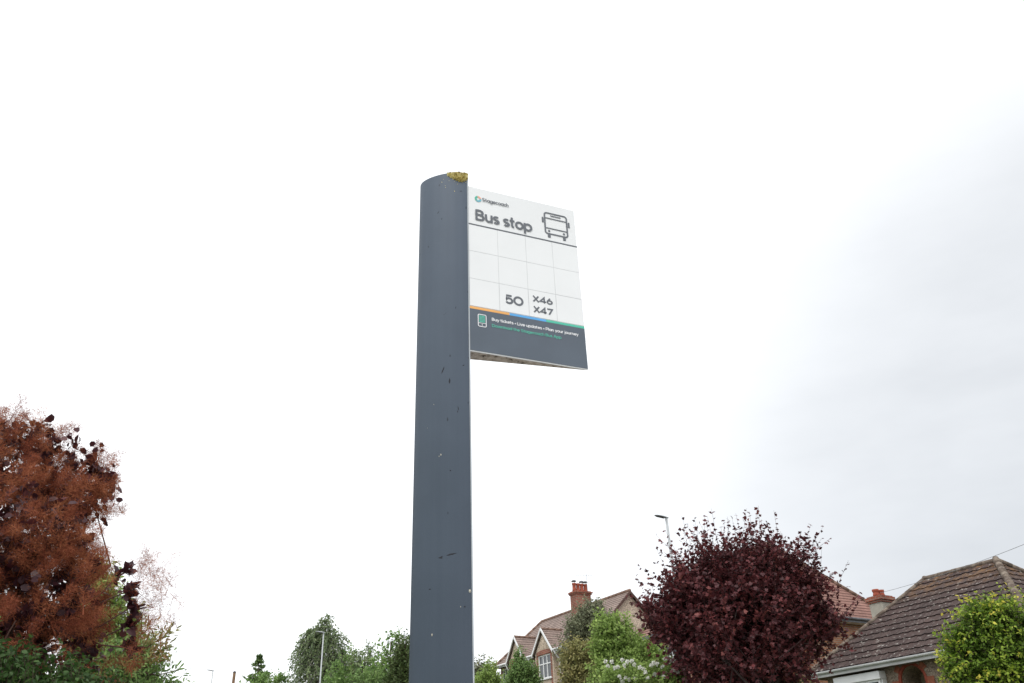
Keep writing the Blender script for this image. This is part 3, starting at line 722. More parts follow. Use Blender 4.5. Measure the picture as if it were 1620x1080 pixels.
def window(parent, x0, x1, z0, z1, y, cols, transom=.3, fr=.055, mull=.05, bars=0, net=True, sill=True):
    """white framed window set into a wall whose face is at y"""
    mb = MB(); d0, d1 = y + .035, y + .095
    mb.box(x0, x0 + fr, d0, d1, z0, z1); mb.box(x1 - fr, x1, d0, d1, z0, z1)
    mb.box(x0 + fr, x1 - fr, d0, d1, z0, z0 + fr); mb.box(x0 + fr, x1 - fr, d0, d1, z1 - fr, z1)
    zt = z1 - (z1 - z0) * transom
    w = (x1 - x0 - 2 * fr)
    segs = [z0 + fr, z1 - fr]
    if transom:
        mb.box(x0 + fr, x1 - fr, d0 + .004, d1 - .004, zt - mull / 2, zt + mull / 2); segs = [z0 + fr, zt - mull / 2, zt + mull / 2, z1 - fr]
    for k in range(1, cols):
        x = x0 + fr + w * k / cols
        for a, b in zip(segs[::2], segs[1::2]): mb.box(x - mull / 2, x + mull / 2, d0 + .002, d1 - .002, a, b)
    f = mb.build('window', M['upvc'], parent)
    MB().box(x0 + .01, x1 - .01, y + .066, y + .076, z0 + .01, z1 - .01).build('pane', M['glass'], f)
    if net:
        mb = MB(); n = 24; xs = np.linspace(x0 + .02, x1 - .02, n + 1)
        for i in range(n):
            if (i // 3) % 4 == 3: continue
            mb.poly((xs[i], y + .16 + .02 * sin(i * 2.1), z0), (xs[i + 1], y + .16 + .02 * sin((i + 1) * 2.1), z0), (xs[i + 1], y + .16 + .02 * sin((i + 1) * 2.1), z1), (xs[i], y + .16 + .02 * sin(i * 2.1), z1))
        mb.build('net_curtain', M['net'], f)
    if sill: MB().box(x0 - .06, x1 + .06, y - .07, y + .034, z0 - .06, z0 - .001, .006).build('sill', M['upvc'], f)
    return f
def pots_on(parent, xs_ys, z, r, h, cowls=()):
    for k, (x, y) in enumerate(xs_ys):
        p = MB().lathe([(r * .9, z), (r, z + .05), (r * .85, z + .1), (r * .8, z + h - .09), (r * .98, z + h - .06), (r * .98, z + h), (r * .7, z + h), (r * .65, z + h - .05)], x, y, 14).build('chimney_pot', M['pot'], parent, smooth=True)

# --- bungalow on the right
Z0 = 2.0
B0 = street(19.0, 21.6, Z0)
bung = empty('bungalow', tuple(B0), HR, 'brown pebbledash bungalow with a mossy brown tiled hipped roof and arched brick porch', 'house')
EZ = 2.8; RX0, RX1, RY, RZ_ = 2.1, 4.6, 3.9, 5.55; XR = 7.25; YB = 7.8
data = ([], [], [])
roof_slope(data, (0, 0, EZ), (XR, 0, EZ), (RX0, RY, RZ_), (RX1, RY, RZ_), 14, .30, .027, ribs=True)
roof_slope(data, (XR, YB, EZ), (0, YB, EZ), (RX1, RY, RZ_), (RX0, RY, RZ_), 14, .30, .027, ribs=True)
roof_slope(data, (0, YB, EZ), (0, 0, EZ), (RX0, RY, RZ_), (RX0, RY, RZ_), 14, .30, .027, ribs=True)
roof_slope(data, (XR, 0, EZ), (XR, YB, EZ), (RX1, RY, RZ_), (RX1, RY, RZ_), 14, .30, .027, ribs=True)
broof = build_roof('roof', data, M['tile_brown'], bung)
for a, b, rr in (((RX0, RY, RZ_ + .02), (RX1, RY, RZ_ + .02), .075), ((0, 0, EZ + .04), (RX0, RY, RZ_ + .03), .06), ((XR, 0, EZ + .05), (RX1, RY, RZ_ + .05), .105), ((0, YB, EZ + .05), (RX0, RY, RZ_ + .05), .075), ((XR, YB, EZ + .05), (RX1, RY, RZ_ + .05), .075)):
    mb = MB(); ridge_tiles(mb, a, b, rr); mb.build('ridge_tiles', M['ridge'], broof, smooth=True)
mb = MB(); yw = .35
mb.box(-.02, XR + .02, -.055, -.03, EZ - .17, EZ - .005); mb.box(-.02, .01, -.029, YB + .029, EZ - .17, EZ - .005); mb.box(XR - .01, XR + .02, -.029, YB + .029, EZ - .17, EZ - .005)
mb.box(-.02, XR + .02, YB + .03, YB + .055, EZ - .17, EZ - .005)
mb.build('fascia', M['gutter'], bung)
mb = MB()                                   # half round gutter along the front
mb.add([(x, -.058 - .055 + .055 * cos(a), EZ - .03 + .055 * sin(a)) for x in (-.03, XR + .03) for a in np.linspace(pi, 2 * pi, 8)], [(i, i + 1, 9 + i, 8 + i) for i in range(7)])
mb.build('gutter', M['gutter'], bung)
MB().poly((0, -.03, EZ - .16), (XR, -.03, EZ - .16), (XR, YB, EZ - .16), (0, YB, EZ - .16)).build('soffit', M['soffit'], bung)
# front wall with the porch arch and the bay window opening
ax0, ax1, azs, azt = 2.90, 3.66, 2.235, 2.615
acx = (ax0 + ax1) / 2; ar = (ax1 - ax0) / 2
mb = MB()
wall_face(mb, .35, XR - .35, -.1, EZ - .16, yw, [(ax0, ax1, 0, azt), (4.6, 6.2, .9, 2.2)], .9)
c = [(acx + ar * cos(a), azs + (azt - azs) * sin(a)) for a in np.linspace(0, pi, 17)]
for i in range(16):
    (xa, za), (xb, zb) = c[i], c[i + 1]
    mb.poly((xa, yw, za), (xa, yw, azt), (xb, yw, azt), (xb, yw, zb)); mb.poly((xa, yw, za), (xb, yw, zb), (xb, yw + .9, zb), (xa, yw + .9, za))
mb.poly((.35, yw, -.1), (.35, YB - .35, -.1), (.35, YB - .35, EZ - .16), (.35, yw, EZ - .16))
mb.poly((XR - .35, yw, -.1), (XR - .35, yw, EZ - .16), (XR - .35, YB - .35, EZ - .16), (XR - .35, YB - .35, -.1))
mb.poly((.35, YB - .35, -.1), (XR - .35, YB - .35, -.1), (XR - .35, YB - .35, EZ - .16), (.35, YB - .35, EZ - .16))
bwall = mb.build('wall', M['pebble_b'], bung)
MB().box(ax0 + .005, ax1 - .005, yw + .88, yw + .90, 0, azt).build('porch_back_wall', M['porch'], bung)
# brick arch: a thin ring and projecting blocks
mb = MB(); r0, r1 = ar - .005, ar + .075; k = (azt - azs) / ar
pts = [(acx + r1 * cos(a), azs + (r1 / ar) * (azt - azs) * sin(a)) for a in np.linspace(0, pi, 21)]; ipt = [(acx + r0 * cos(a), azs + (r0 / ar) * (azt - azs) * sin(a)) for a in np.linspace(0, pi, 21)]
for i in range(20): mb.slab_y([pts[i], pts[i + 1], ipt[i + 1], ipt[i]], yw - .012, yw + .05)
mb.slab_y([(ax0 - .075, 0), (ax0 + .005, 0), (ax0 + .005, azs), (ax0 - .075, azs)], yw - .012, yw + .05); mb.slab_y([(ax1 - .005, 0), (ax1 + .075, 0), (ax1 + .075, azs), (ax1 - .005, azs)], yw - .012, yw + .05)
mb.build('arch_ring', M['brick_deep'], bung)
for a in (38, 90, 142):
    da = 10; q = [(radians(a - da), 1.20), (radians(a + da), 1.20), (radians(a + da), 1.58), (radians(a - da), 1.58)]
    MB().slab_y([(acx + ar * f * cos(t), azs + (azt - azs) * f * sin(t)) for t, f in q], yw - .024, yw + .02).build('brick_quoin', M['brick_rub'], bung)
for zz in (2.02, 1.45, .88, .3):
    for xa, xb in ((ax0 - .28, ax0 - .07), (ax1 + .07, ax1 + .28)):
        MB().slab_y([(xa, zz), (xb, zz), (xb, zz + .24), (xa, zz + .24)], yw - .024, yw + .02).build('brick_quoin', M['brick_rub'], bung)
MB().tube([(ax1 + .22, yw - .026, 1.98), (ax1 + .22, yw - .12, 1.98)], [.055, .045], 12).build('porch_lamp', M['cowl'], bung)
# flat-topped bay window
bx0, bx1, bz = .80, 2.45, 2.575; by = .06
bay = MB().box(bx0, bx1, by, yw - .002, bz - .21, bz, .006).build('bay_window', M['upvc'], bung)
MB().box(bx0 + .06, bx1 - .06, by + .05, yw - .002, .0, 1.0).build('bay_base', M['pebble_b'], bay)
w_ = window(bay, bx0 + .07, bx1 - .07, 1.0, bz - .212, by + .03, 4, .3, .06, .05); w_.name = 'bay_casement'
MB().box(bx0 + .02, bx0 + .068, by + .12, yw - .002, 1.0, bz - .212).build('bay_side', M['upvc'], bay); MB().box(bx1 - .068, bx1 - .02, by + .12, yw - .002, 1.0, bz - .212).build('bay_side', M['upvc'], bay)
window(bung, 4.6, 6.2, .9, 2.2, yw, 3, .3)
# rendered chimney with a red brick head
cxy = (.55, 3.5)
st = MB().box(cxy[0] - .25, cxy[0] + .25, cxy[1] - .30, cxy[1] + .30, 2.5, 5.06, .01).build('chimney', M['render'], bung)
mb = MB().box(cxy[0] - .28, cxy[0] + .28, cxy[1] - .33, cxy[1] + .33, 5.061, 5.13); mb.box(cxy[0] - .32, cxy[0] + .32, cxy[1] - .37, cxy[1] + .37, 5.131, 5.24); mb.box(cxy[0] - .27, cxy[0] + .27, cxy[1] - .32, cxy[1] + .32, 5.241, 5.28)
mb.build('chimney_head', M['brick_red'], st)
pots_on(st, ((cxy[0], cxy[1] - .13), (cxy[0], cxy[1] + .14)), 5.28, .115, .23)

# --- pebbledash house with two gables
A0 = street(38.0, 21.1, Z0)
ha = empty('two_storey_house', tuple(A0), HR, 'buff pebbledash two-storey house with twin white gables and a tall red chimney', 'house')
EZ = 5.6; RX0, RX1, RY, RZ_ = 1.15, 8.5, 2.15, 7.66; XR = 8.5; YB = 4.3
data = ([], [], [])
roof_slope(data, (0, 0, EZ), (XR, 0, EZ), (RX0, RY, RZ_), (RX1, RY, RZ_), 18, .2, .014)
roof_slope(data, (XR, YB, EZ), (0, YB, EZ), (RX1, RY, RZ_), (RX0, RY, RZ_), 18, .2, .014)
roof_slope(data, (0, YB, EZ), (0, 0, EZ), (RX0, RY, RZ_), (RX0, RY, RZ_), 18, .2, .014)
gables = ((2.10, .80, 6.66), (4.56, .86, 6.60))
for gx, gw, gz in gables:                    # cross roofs of the two gables
    slope = (RZ_ - EZ) / RY; yb = (gz - EZ) / slope
    y0 = -.10
    for sg in (-1, 1):
        e0 = (gx + sg * gw, y0, EZ - .06); e1 = (gx + sg * gw, 0.02, EZ - .06); t0 = (gx, y0, gz); t1 = (gx, yb + .05, gz)
        if sg < 0: roof_slope(data, e1, e0, t1, t0, 9, .2, .014)
        else: roof_slope(data, e0, e1, t0, t1, 9, .2, .014)
aroof = build_roof('roof', data, M['tile_clay'], ha)
for a, b, rr in [((RX0, RY, RZ_ + .02), (RX1, RY, RZ_ + .02), .075), ((0, 0, EZ + .03), (RX0, RY, RZ_ + .03), .07), ((0, YB, EZ + .03), (RX0, RY, RZ_ + .03), .07)] + [((gx, -.1, gz + .01), (gx, (gz - EZ) / ((RZ_ - EZ) / RY), gz + .01), .06) for gx, gw, gz in gables]:
    mb = MB(); ridge_tiles(mb, a, b, rr, .3); mb.build('ridge_tiles', M['ridge_clay'], aroof, smooth=True)
yw = .22
mb = MB()
wall_face(mb, .2, XR - .1, -.1, EZ - .08, yw, [(.28, .78, 4.05, 5.42)], .1)
GX = XR - .1
mb.poly((GX, yw, -.1), (GX, YB - yw, -.1), (GX, YB - yw, EZ - .0), (GX, RY, RZ_ - .1), (GX, yw, EZ - .0))
mb.poly((.2, yw, -.1), (.2, yw, EZ - .08), (.2, YB - yw, EZ - .08), (.2, YB - yw, -.1)); mb.poly((.2, YB - yw, -.1), (.2, YB - yw, EZ - .08), (GX, YB - yw, EZ - .08), (GX, YB - yw, -.1))
mb.build('wall', M['pebble_a'], ha)
mb = MB(); mb.box(.195, .30, yw - .012, yw + .0, 0, EZ - .1); mb.box(.185, .197, yw - .012, yw + .5, 0, EZ - .1); mb.build('corner_brickwork', M['brick_red'], ha)
window(ha, .28, .78, 4.05, 5.42, yw, 2, .42, .045, .04)
for i, (gx, gw, gz) in enumerate(gables):
    bw = gw - .10; yb_ = .0
    mb = MB()
    wx0, wx1 = gx - .53, gx + .53
    wall_face(mb, gx - bw, gx + bw, -.1, EZ - .02, yb_, [(wx0, wx1, 4.48, 5.48)], .12)
    mb.poly((gx - bw, yb_, EZ - .02), (gx + bw, yb_, EZ - .02), (gx, yb_, gz - .1))
    mb.poly((gx - bw, yb_, -.1), (gx - bw, yb_, EZ - .02), (gx - bw, yw, EZ - .02), (gx - bw, yw, -.1)); mb.poly((gx + bw, yb_, -.1), (gx + bw, yw, -.1), (gx + bw, yw, EZ - .02), (gx + bw, yb_, EZ - .02))
    g = mb.build('gable_bay', M['pebble_a'], ha)
    mb = MB()
    n = 10                                   # segmental red brick lintel and brick jambs
    top = [(wx0 - .10 + (wx1 - wx0 + .2) * k / n, 5.52 + .12 + .06 * sin(pi * k / n)) for k in range(n + 1)]; bot = [(wx0 - .06 + (wx1 - wx0 + .12) * k / n, 5.485 + .015 * sin(pi * k / n)) for k in range(n + 1)]
    for k in range(n): mb.slab_y([bot[k], bot[k + 1], top[k + 1], top[k]], yb_ - .018, yb_ + .01)
    mb.slab_y([(wx0 - .13, 4.0), (wx0 - .005, 4.0), (wx0 - .005, 5.484), (wx0 - .13, 5.484)], yb_ - .010, yb_ + .01); mb.slab_y([(wx1 + .005, 4.0), (wx1 + .13, 4.0), (wx1 + .13, 5.484), (wx1 + .005, 5.484)], yb_ - .010, yb_ + .01)
    mb.build('brick_lintel', M['brick_red'], g)
    w_ = window(g, wx0, wx1, 4.48, 5.48, yb_, 3, .38, .05, .045)
    mb = MB()
    for sg in (-1, 1):                       # white bargeboards
        ex, ez = gx + sg * (gw + .02), EZ - .13
        mb.slab_y([(ex, ez), (gx, gz - .06), (gx, gz + .05), (ex, ez + .13)], -.145 - (.003 if sg > 0 else 0), -.105)
    mb.build('bargeboard', M['upvc'], g)
for x0, x1 in ((-.05, 1.28), (2.92, 3.68), (5.44, XR)):
    mb = MB(); mb.box(x0, x1, -.06, -.035, EZ - .13, EZ - .01); mb.tube([(x0, -.11, EZ - .04), (x1, -.11, EZ - .04)], .045, 8); mb.build('gutter', M['upvc'], ha)
mb = MB(); mb.poly((-.02, -.03, EZ - .10), (XR, -.03, EZ - .10), (XR, .3, EZ - .10), (-.02, .3, EZ - .10)); mb.build('soffit', M['soffit'], ha)
for x in (1.22, 5.56, 3.3):
    MB().tube([(x, -.10, EZ - .06), (x, -.02, EZ - .25), (x, yw - .05, EZ - .42), (x, yw - .05, 0)], .035, 8).build('downpipe', M['upvc'], ha, smooth=True)
mb = MB()
for yb2, sg in ((0, 1), (YB, -1)):
    q = [(XR + .005, yb2 - sg * .05, EZ - .14), (XR + .005, RY, RZ_ - .12), (XR + .005, RY, RZ_ + .02), (XR + .005, yb2 - sg * .05, EZ + .0)]
    mb.add(q + [(x + .04, y, z) for x, y, z in q], [(0,1,2,3), (7,6,5,4), (0,4,5,1), (1,5,6,2), (2,6,7,3), (3,7,4,0)])
mb.build('verge_board', M['dark_timber'], ha)
cx, cy = 4.62, 2.2
st = MB().box(cx - .26, cx + .26, cy - .42, cy + .42, 6.9, 8.26).build('chimney', M['brick_red'], ha)
mb = MB().box(cx - .30, cx + .30, cy - .46, cy + .46, 8.261, 8.33); mb.box(cx - .34, cx + .34, cy - .50, cy + .50, 8.331, 8.39); mb.box(cx - .28, cx + .28, cy - .44, cy + .44, 8.391, 8.43); mb.build('chimney_head', M['brick_red'], st)
py = (-.33, -.11, .11, .33)
pots_on(st, [(cx, cy + y) for y in py], 8.43, .105, .38)
mb = MB()
for y in py[:3:2] + (py[3],):
    mb.lathe([(.03, 8.88), (.13, 8.89), (.10, 8.94), (.02, 8.97)], cx, cy + y, 10)
    for a in (0, 2.1, 4.2): mb.tube([(cx + .08 * cos(a), cy + y + .08 * sin(a), 8.80), (cx + .09 * cos(a), cy + y + .09 * sin(a), 8.90)], .008, 4)
mb.build('chimney_cowl', M['cowl'], st)
mb = MB(); mb.tube([(cx + .2, cy + .3, 8.4), (cx + .2, cy + .3, 9.25)], .012, 5); mb.tube([(cx + .2, cy - .35, 9.15), (cx + .2, cy + .75, 9.25)], .008, 5)
for k in range(7): mb.tube([(cx + .05, cy - .25 + k * .15, 9.16 + k * .013), (cx + .35, cy - .25 + k * .15, 9.16 + k * .013)], .004, 4)
mb.build('television_aerial', M['steel'], st)

# --- brick house behind the maroon tree
H0 = street(27.4, 21.5, Z0)
hb = empty('brick_house', tuple(H0), HR, 'orange brick house with a red tiled roof behind the dark maroon tree', 'house')
EZ = 5.16; XR = 6.4; YB = 8.0; RX0, RX1, RY, RZ_ = 2.4, 4.2, 4.0, 8.35
data = ([], [], [])
roof_slope(data, (0, 0, EZ), (XR, 0, EZ), (RX0, RY, RZ_), (RX1, RY, RZ_), 26, .2, .014)
roof_slope(data, (XR, YB, EZ), (0, YB, EZ), (RX1, RY, RZ_), (RX0, RY, RZ_), 26, .2, .014)
roof_slope(data, (0, YB, EZ), (0, 0, EZ), (RX0, RY, RZ_), (RX0, RY, RZ_), 26, .2, .014)
roof_slope(data, (XR, 0, EZ), (XR, YB, EZ), (RX1, RY, RZ_), (RX1, RY, RZ_), 26, .2, .014)
r_ = build_roof('roof', data, M['tile_red'], hb)
for a, b in (((RX0, RY, RZ_), (RX1, RY, RZ_)), ((0, 0, EZ), (RX0, RY, RZ_)), ((XR, 0, EZ), (RX1, RY, RZ_)), ((0, YB, EZ), (RX0, RY, RZ_)), ((XR, YB, EZ), (RX1, RY, RZ_))):
    mb = MB(); ridge_tiles(mb, np.array(a) + (0, 0, .03), np.array(b) + (0, 0, .03), .08, .3); mb.build('ridge_tiles', M['ridge_clay'], r_, smooth=True)
mb = MB(); o = .3
wall_face(mb, o, XR - o, -.1, EZ - .1, o, [(.9, 2.4, .9, 2.3), (.9, 2.4, 3.4, 4.7), (4.0, 5.5, .9, 2.3), (4.0, 5.5, 3.4, 4.7)], .1)
mb.poly((o, o, -.1), (o, o, EZ - .1), (o, YB - o, EZ - .1), (o, YB - o, -.1)); mb.poly((XR - o, o, -.1), (XR - o, YB - o, -.1), (XR - o, YB - o, EZ - .1), (XR - o, o, EZ - .1)); mb.poly((o, YB - o, -.1), (o, YB - o, EZ - .1), (XR - o, YB - o, EZ - .1), (XR - o, YB - o, -.1))
mb.build('wall', M['brick_orange'], hb)
for a in ((.9, 2.4, .9, 2.3), (.9, 2.4, 3.4, 4.7), (4.0, 5.5, .9, 2.3), (4.0, 5.5, 3.4, 4.7)): window(hb, *a, o, 3, .3)
mb = MB(); mb.box(0, XR, -.04, -.015, EZ - .13, EZ); mb.box(XR + .0, XR + .03, -.04, YB + .04, EZ - .15, EZ - .06)
mb.tube([(XR + .075, -.05, EZ - .03), (XR + .075, YB + .05, EZ - .03)], .05, 8)
mb.build('gutter', M['cowl'], hb)
MB().box(XR - .28, XR - .003, 0, YB, EZ - .155, EZ - .10).build('soffit', M['upvc'], hb)

# --- slate roof glimpsed between the houses
S0 = street(31.6, 25.6, Z0)
hs = empty('slate_roofed_house', tuple(S0), HR, 'low grey slate roof with a black flue, glimpsed left of the dark maroon tree', 'house')
EZ = 5.3; XR = 4.0; YB = 6; RX0, RX1, RY, RZ_ = 1.2, 4.0, 3.0, 7.0
data = ([], [], [])
roof_slope(data, (0, 0, EZ), (XR, 0, EZ), (RX0, RY, RZ_), (RX1, RY, RZ_), 14, .25, .01); roof_slope(data, (XR, YB, EZ), (0, YB, EZ), (RX1, RY, RZ_), (RX0, RY, RZ_), 14, .25, .01); roof_slope(data, (0, YB, EZ), (0, 0, EZ), (RX0, RY, RZ_), (RX0, RY, RZ_), 14, .25, .01)
build_roof('roof', data, M['tile_slate'], hs)
mb = MB(); mb.prism([(.2, .2), (XR - .05, .2), (XR - .05, YB - .2), (.2, YB - .2)], -.1, EZ - .02); mb.poly((XR - .049, .2, EZ - .02), (XR - .049, YB - .2, EZ - .02), (XR - .049, RY, RZ_ - .08)); mb.build('wall', M['brick_orange'], hs)
mb = MB(); fx, fy = 2.6, 3.0
mb.tube([(fx, fy, 6.2), (fx, fy, 7.75)], .06, 10); mb.lathe([(.06, 7.62), (.11, 7.64), (.11, 7.68), (.07, 7.70)], fx, fy, 10); mb.build('flue_pipe', M['cowl'], hs)

# ------------------------------------------------------------------ street lamps, pole, cable
def street_lamp(pos, top_z, head_dir, label, r=.06, scale=1.0):
    gz = ground_z(pos[0], pos[1])
    root = empty('street_lamp', (pos[0], pos[1], gz), 0, label, 'street lamp', 'street lamps along the far pavement')
    H = top_z - gz
    mb = MB(); mb.tube([(0, 0, 0), (0, 0, .9), (0, 0, 1.0), (0, 0, H * .6), (0, 0, H)], [r * 1.5, r * 1.5, r, r * .8, r * .62], 12); mb.build('pole', M['lamp_grey'], root, smooth=True)
    MB().box(-r * .7, r * .7, -r * 1.56, -r * 1.45, .4, .85).build('pole_door', M['lamp_grey'], root)
    d = np.array(head_dir, float); d /= np.linalg.norm(d); sd = np.array([-d[1], d[0]])
    prof_ = [(-.10, .05, .03), (0, .075, .05), (.12, .10, .06), (.30, .115, .055), (.46, .10, .035), (.54, .06, .015)]
    def shell(z_lo, z_hi):
        vs = []; fs = []; k = 8
        for t, w, h in prof_:
            c = d * t * scale
            for a in np.linspace(0, pi, k):
                vs.append((c[0] + sd[0] * w * cos(a) * scale, c[1] + sd[1] * w * cos(a) * scale, H + z_lo + h * sin(a) * scale + t * .12 * scale))
        n = len(prof_)
        for i in range(n - 1):
            for j in range(k - 1): fs.append((i * k + j, i * k + j + 1, (i + 1) * k + j + 1, (i + 1) * k + j))
            fs.append((i * k, (i + 1) * k, (i + 1) * k + k - 1, i * k + k - 1))
        fs += [tuple(range(k)), tuple(range((n - 1) * k, n * k))[::-1]]
        return vs, fs
    mb = MB(); mb.add(*shell(0, 0)); lamp = mb.build('lamp_head', M['lamp_grey'], root)
    mb = MB(); c0 = d * .08 * scale; c1 = d * .46 * scale; w = .075 * scale
    p = [c0 + sd * w, c1 + sd * w * .8, c1 - sd * w * .8, c0 - sd * w]; zz = [.0096, .055, .055, .0096]
    mb.add([(q[0], q[1], H - .02 + z * scale - .0) for q, z in zip(p, zz)] + [(q[0], q[1], H + .004 + z * scale) for q, z in zip(p, zz)], [(0,1,2,3), (7,6,5,4), (0,4,5,1), (1,5,6,2), (2,6,7,3), (3,7,4,0)])
    mb.build('lamp_lens', M['lamp_dark'], lamp)
    return root
road = np.array([-EP[0], -EP[1]])
lp = at(1054, 818, 20.25); street_lamp(lp, lp[2], (-.93, -.37), 'grey street lamp with a flat head, rising beside the maroon tree', .048, .58)
lp = at(512, 1000, 36); street_lamp(lp, lp[2], (-.9, -.4), 'pale street lamp standing in front of the drooping birch', .04, .62)
lp = at(337, 1060, 55); street_lamp(lp, lp[2], (-.9, -.4), 'small far street lamp alone against the sky, leftmost of the lamps', .05, .7)
lp = at(371, 1063, 48); gz = ground_z(lp[0], lp[1])
mb = MB(); h = lp[2] - gz
pole = empty('telegraph_pole', (lp[0], lp[1], gz), 0, 'thin brown wooden pole far down the street beside the fir', 'pole')
MB().tube([(0, 0, 0), (0, 0, h)], [.09, .075], 10).build('pole_shaft', M['wood'], pole, smooth=True)
MB().lathe([(.08, h), (.09, h + .02), (.03, h + .08)], 0, 0, 10).build('pole_cap', M['cowl'], pole)
a = at(1392, 937, 29.0); b = at(1640, 836, 22.0); c = at(1900, 735, 17.0)
pts = []
for t in np.linspace(0, 1, 24):
    q = a + (c - a) * t; q[2] -= 4 * .18 * t * (1 - t); pts.append(q)
tag(MB().tube(pts, .0055, 5).build('overhead_cable', M['cable']), 'thin overhead cable slanting up to the right above the bungalow roof', 'cable')

# ------------------------------------------------------------------ planting
def B(u, v, d, rx, rz=None, w=1.0):
    return (at(u, v, d), (rx, rx, rz or rx), w)
def xy(u, v, d): q = at(u, v, d); return (q[0], q[1])

# maroon tree
tree('maroon_tree', 'round dark maroon leaved tree in front of the brick house', 'tree', xy(1190, 1075, 20),
     [B(1172, 980, 20, 1.55, 1.05, 1.4), B(1165, 938, 20, 1.25, .68, 1.1), B(1098, 948, 20, .68, .52), B(1242, 945, 20.2, .80, .60), B(1280, 1000, 20.4, .55, .50), B(1068, 990, 19.8, .58, .46), B(1175, 1045, 19.6, 1.35, .55), B(1112, 1040, 19.8, .65, .45), B(1240, 1048, 20, .62, .45),
      B(1118, 912, 20, .45, .32, .8), B(1222, 905, 20, .55, .34, .8), B(1170, 900, 20, .5, .3, .6), B(1048, 962, 20, .40, .34, .6), B(1035, 982, 20, .28, .22, .5), B(1318, 985, 20.2, .33, .33, .4), B(1300, 955, 20.3, .36, .34, .5), B(1270, 915, 20.2, .30, .28, .5)],
     M['maple_leaf'], M['bark_dark'], .15, n=2500, shoot=.85, per=15, L=.072, W=.050, lobes=3, updir=.9, rnd=.6, shell=.25, limbs_n=60, stems=.006, seed=4, fold=.2, leafup=1.1,
     extra=dict(blobs=[B(1120, 898, 20, .60, .3), B(1225, 892, 20, .72, .3), B(1170, 890, 20, .8, .3), B(1268, 912, 20, .38, .3, .7), B(1085, 935, 20, .38, .3, .8), B(1062, 975, 20, .28, .25, .5), B(1300, 955, 20.2, .32, .3, .5), B(1072, 1010, 19.8, .3, .25, .4)],
                n=250, shoot=1.2, per=17, updir=1.2, rnd=.34, shell=.8))

# smoke bush, left edge
ROOT = xy(20, 1075, 6.2); gz = ground_z(*ROOT)
sm = empty('smoke_bush', (ROOT[0], ROOT[1], gz), 0, 'large smoke bush with fluffy rust brown plumes and dark purple leaves at the left edge', 'shrub')
O = np.array([ROOT[0], ROOT[1], gz])
sb = [B(30, 760, 6.1, .28, .28), B(75, 715, 6.0, .13, .15, 1.3), B(50, 700, 6.05, .15, .13, 1.2), B(10, 700, 6.2, .22, .17, 1.2), B(100, 745, 6.0, .12, .12), B(140, 785, 6.0, .15, .19, 2.4), B(150, 745, 6.05, .11, .12, 2.0), B(108, 785, 6.0, .13, .15, 1.5), B(30, 830, 5.8, .42, .35), B(85, 890, 5.8, .26, .28), B(20, 950, 5.8, .45, .36), B(110, 950, 5.75, .20, .22), B(60, 1000, 5.7, .30, .26, .8), B(128, 905, 5.9, .13, .15), B(140, 1010, 5.9, .13, .20, .6),
      B(80, 800, 6.0, .22, .22), B(-60, 760, 6.2, .5, .45), B(-80, 900, 6.0, .6, .5), B(-60, 1050, 6.0, .6, .5, .6), B(50, 1080, 6.0, .5, .4, .5)]
sbl = [(c - O, r, w) for c, r, w in sb]
q, tint, S, E = crown([(c, np.array(r) * .73, w) for c, r, w in sbl], 760, .17, 9, .047, .038, updir=.4, rnd=.6, shell=.15, leaf_ang=.8, fold=.2)
quads_mesh('leaves', q, tint, M['smoke_leaf'], sm)
mb = MB(); limbs(mb, (0, 0, -.05), np.array(at(60, 860, 6.1)) - O, list(S), .06, 34, seed=9, rmin=.004); shoot_stems(mb, S, E, .0025, 2)
mb.build('trunk', M['twig'], sm, smooth=True)
def plumes(C, D, size, n_h, hl, hw, seedtip=.5):
    """fuzzy flower heads: fine hairs round a short branching axis; triangles"""
    n = len(C); V = []; T = []
    ct = rng.random(n)
    k = n * n_h
    c = np.repeat(C, n_h, 0); d = np.repeat(D, n_h, 0); sz = np.repeat(size, n_h)[:, None]
    t = rng.random((k, 1)) * 1.7 - .7
    rd = rand_dirs(k); rd = unit(rd - d * np.sum(rd * d, 1, keepdims=True) * .55)
    inner = rng.random((k, 1)) ** .8 * (1 - .45 * np.abs(t))
    p = c + d * t * sz * .62 + rd * sz * .34 * inner
    h = unit(rd + .45 * d + .65 * rng.normal(size=(k, 3))) * (hl * (.5 + rng.random((k, 1))))
    s = unit(np.cross(h, rng.normal(size=(k, 3)))) * hw
    tri = np.stack([p - s, p + s, p + h], 1)
    dots = rng.random(k) < seedtip
    e = (p + h)[dots]; r = rand_dirs(len(e)); r2 = unit(np.cross(r, rng.normal(size=r.shape))); z = hw * (1.1 + rng.random((len(e), 1)))
    ax_ = np.stack([C - D * size[:, None] * .9 - hw * 1.2, C - D * size[:, None] * .9 + hw * 1.2, C + D * size[:, None] * .7], 1); tri = np.concatenate([tri, ax_])
    tri2 = np.stack([e - r * z, e + r * z, e + r2 * z * 1.7], 1)
    tt = np.repeat(ct, n_h) * .6 + .4 * rng.random(k)
    return np.concatenate([tri, tri2]), np.concatenate([tt, ct * .5, np.clip(tt[dots] + .05, 0, 1)])
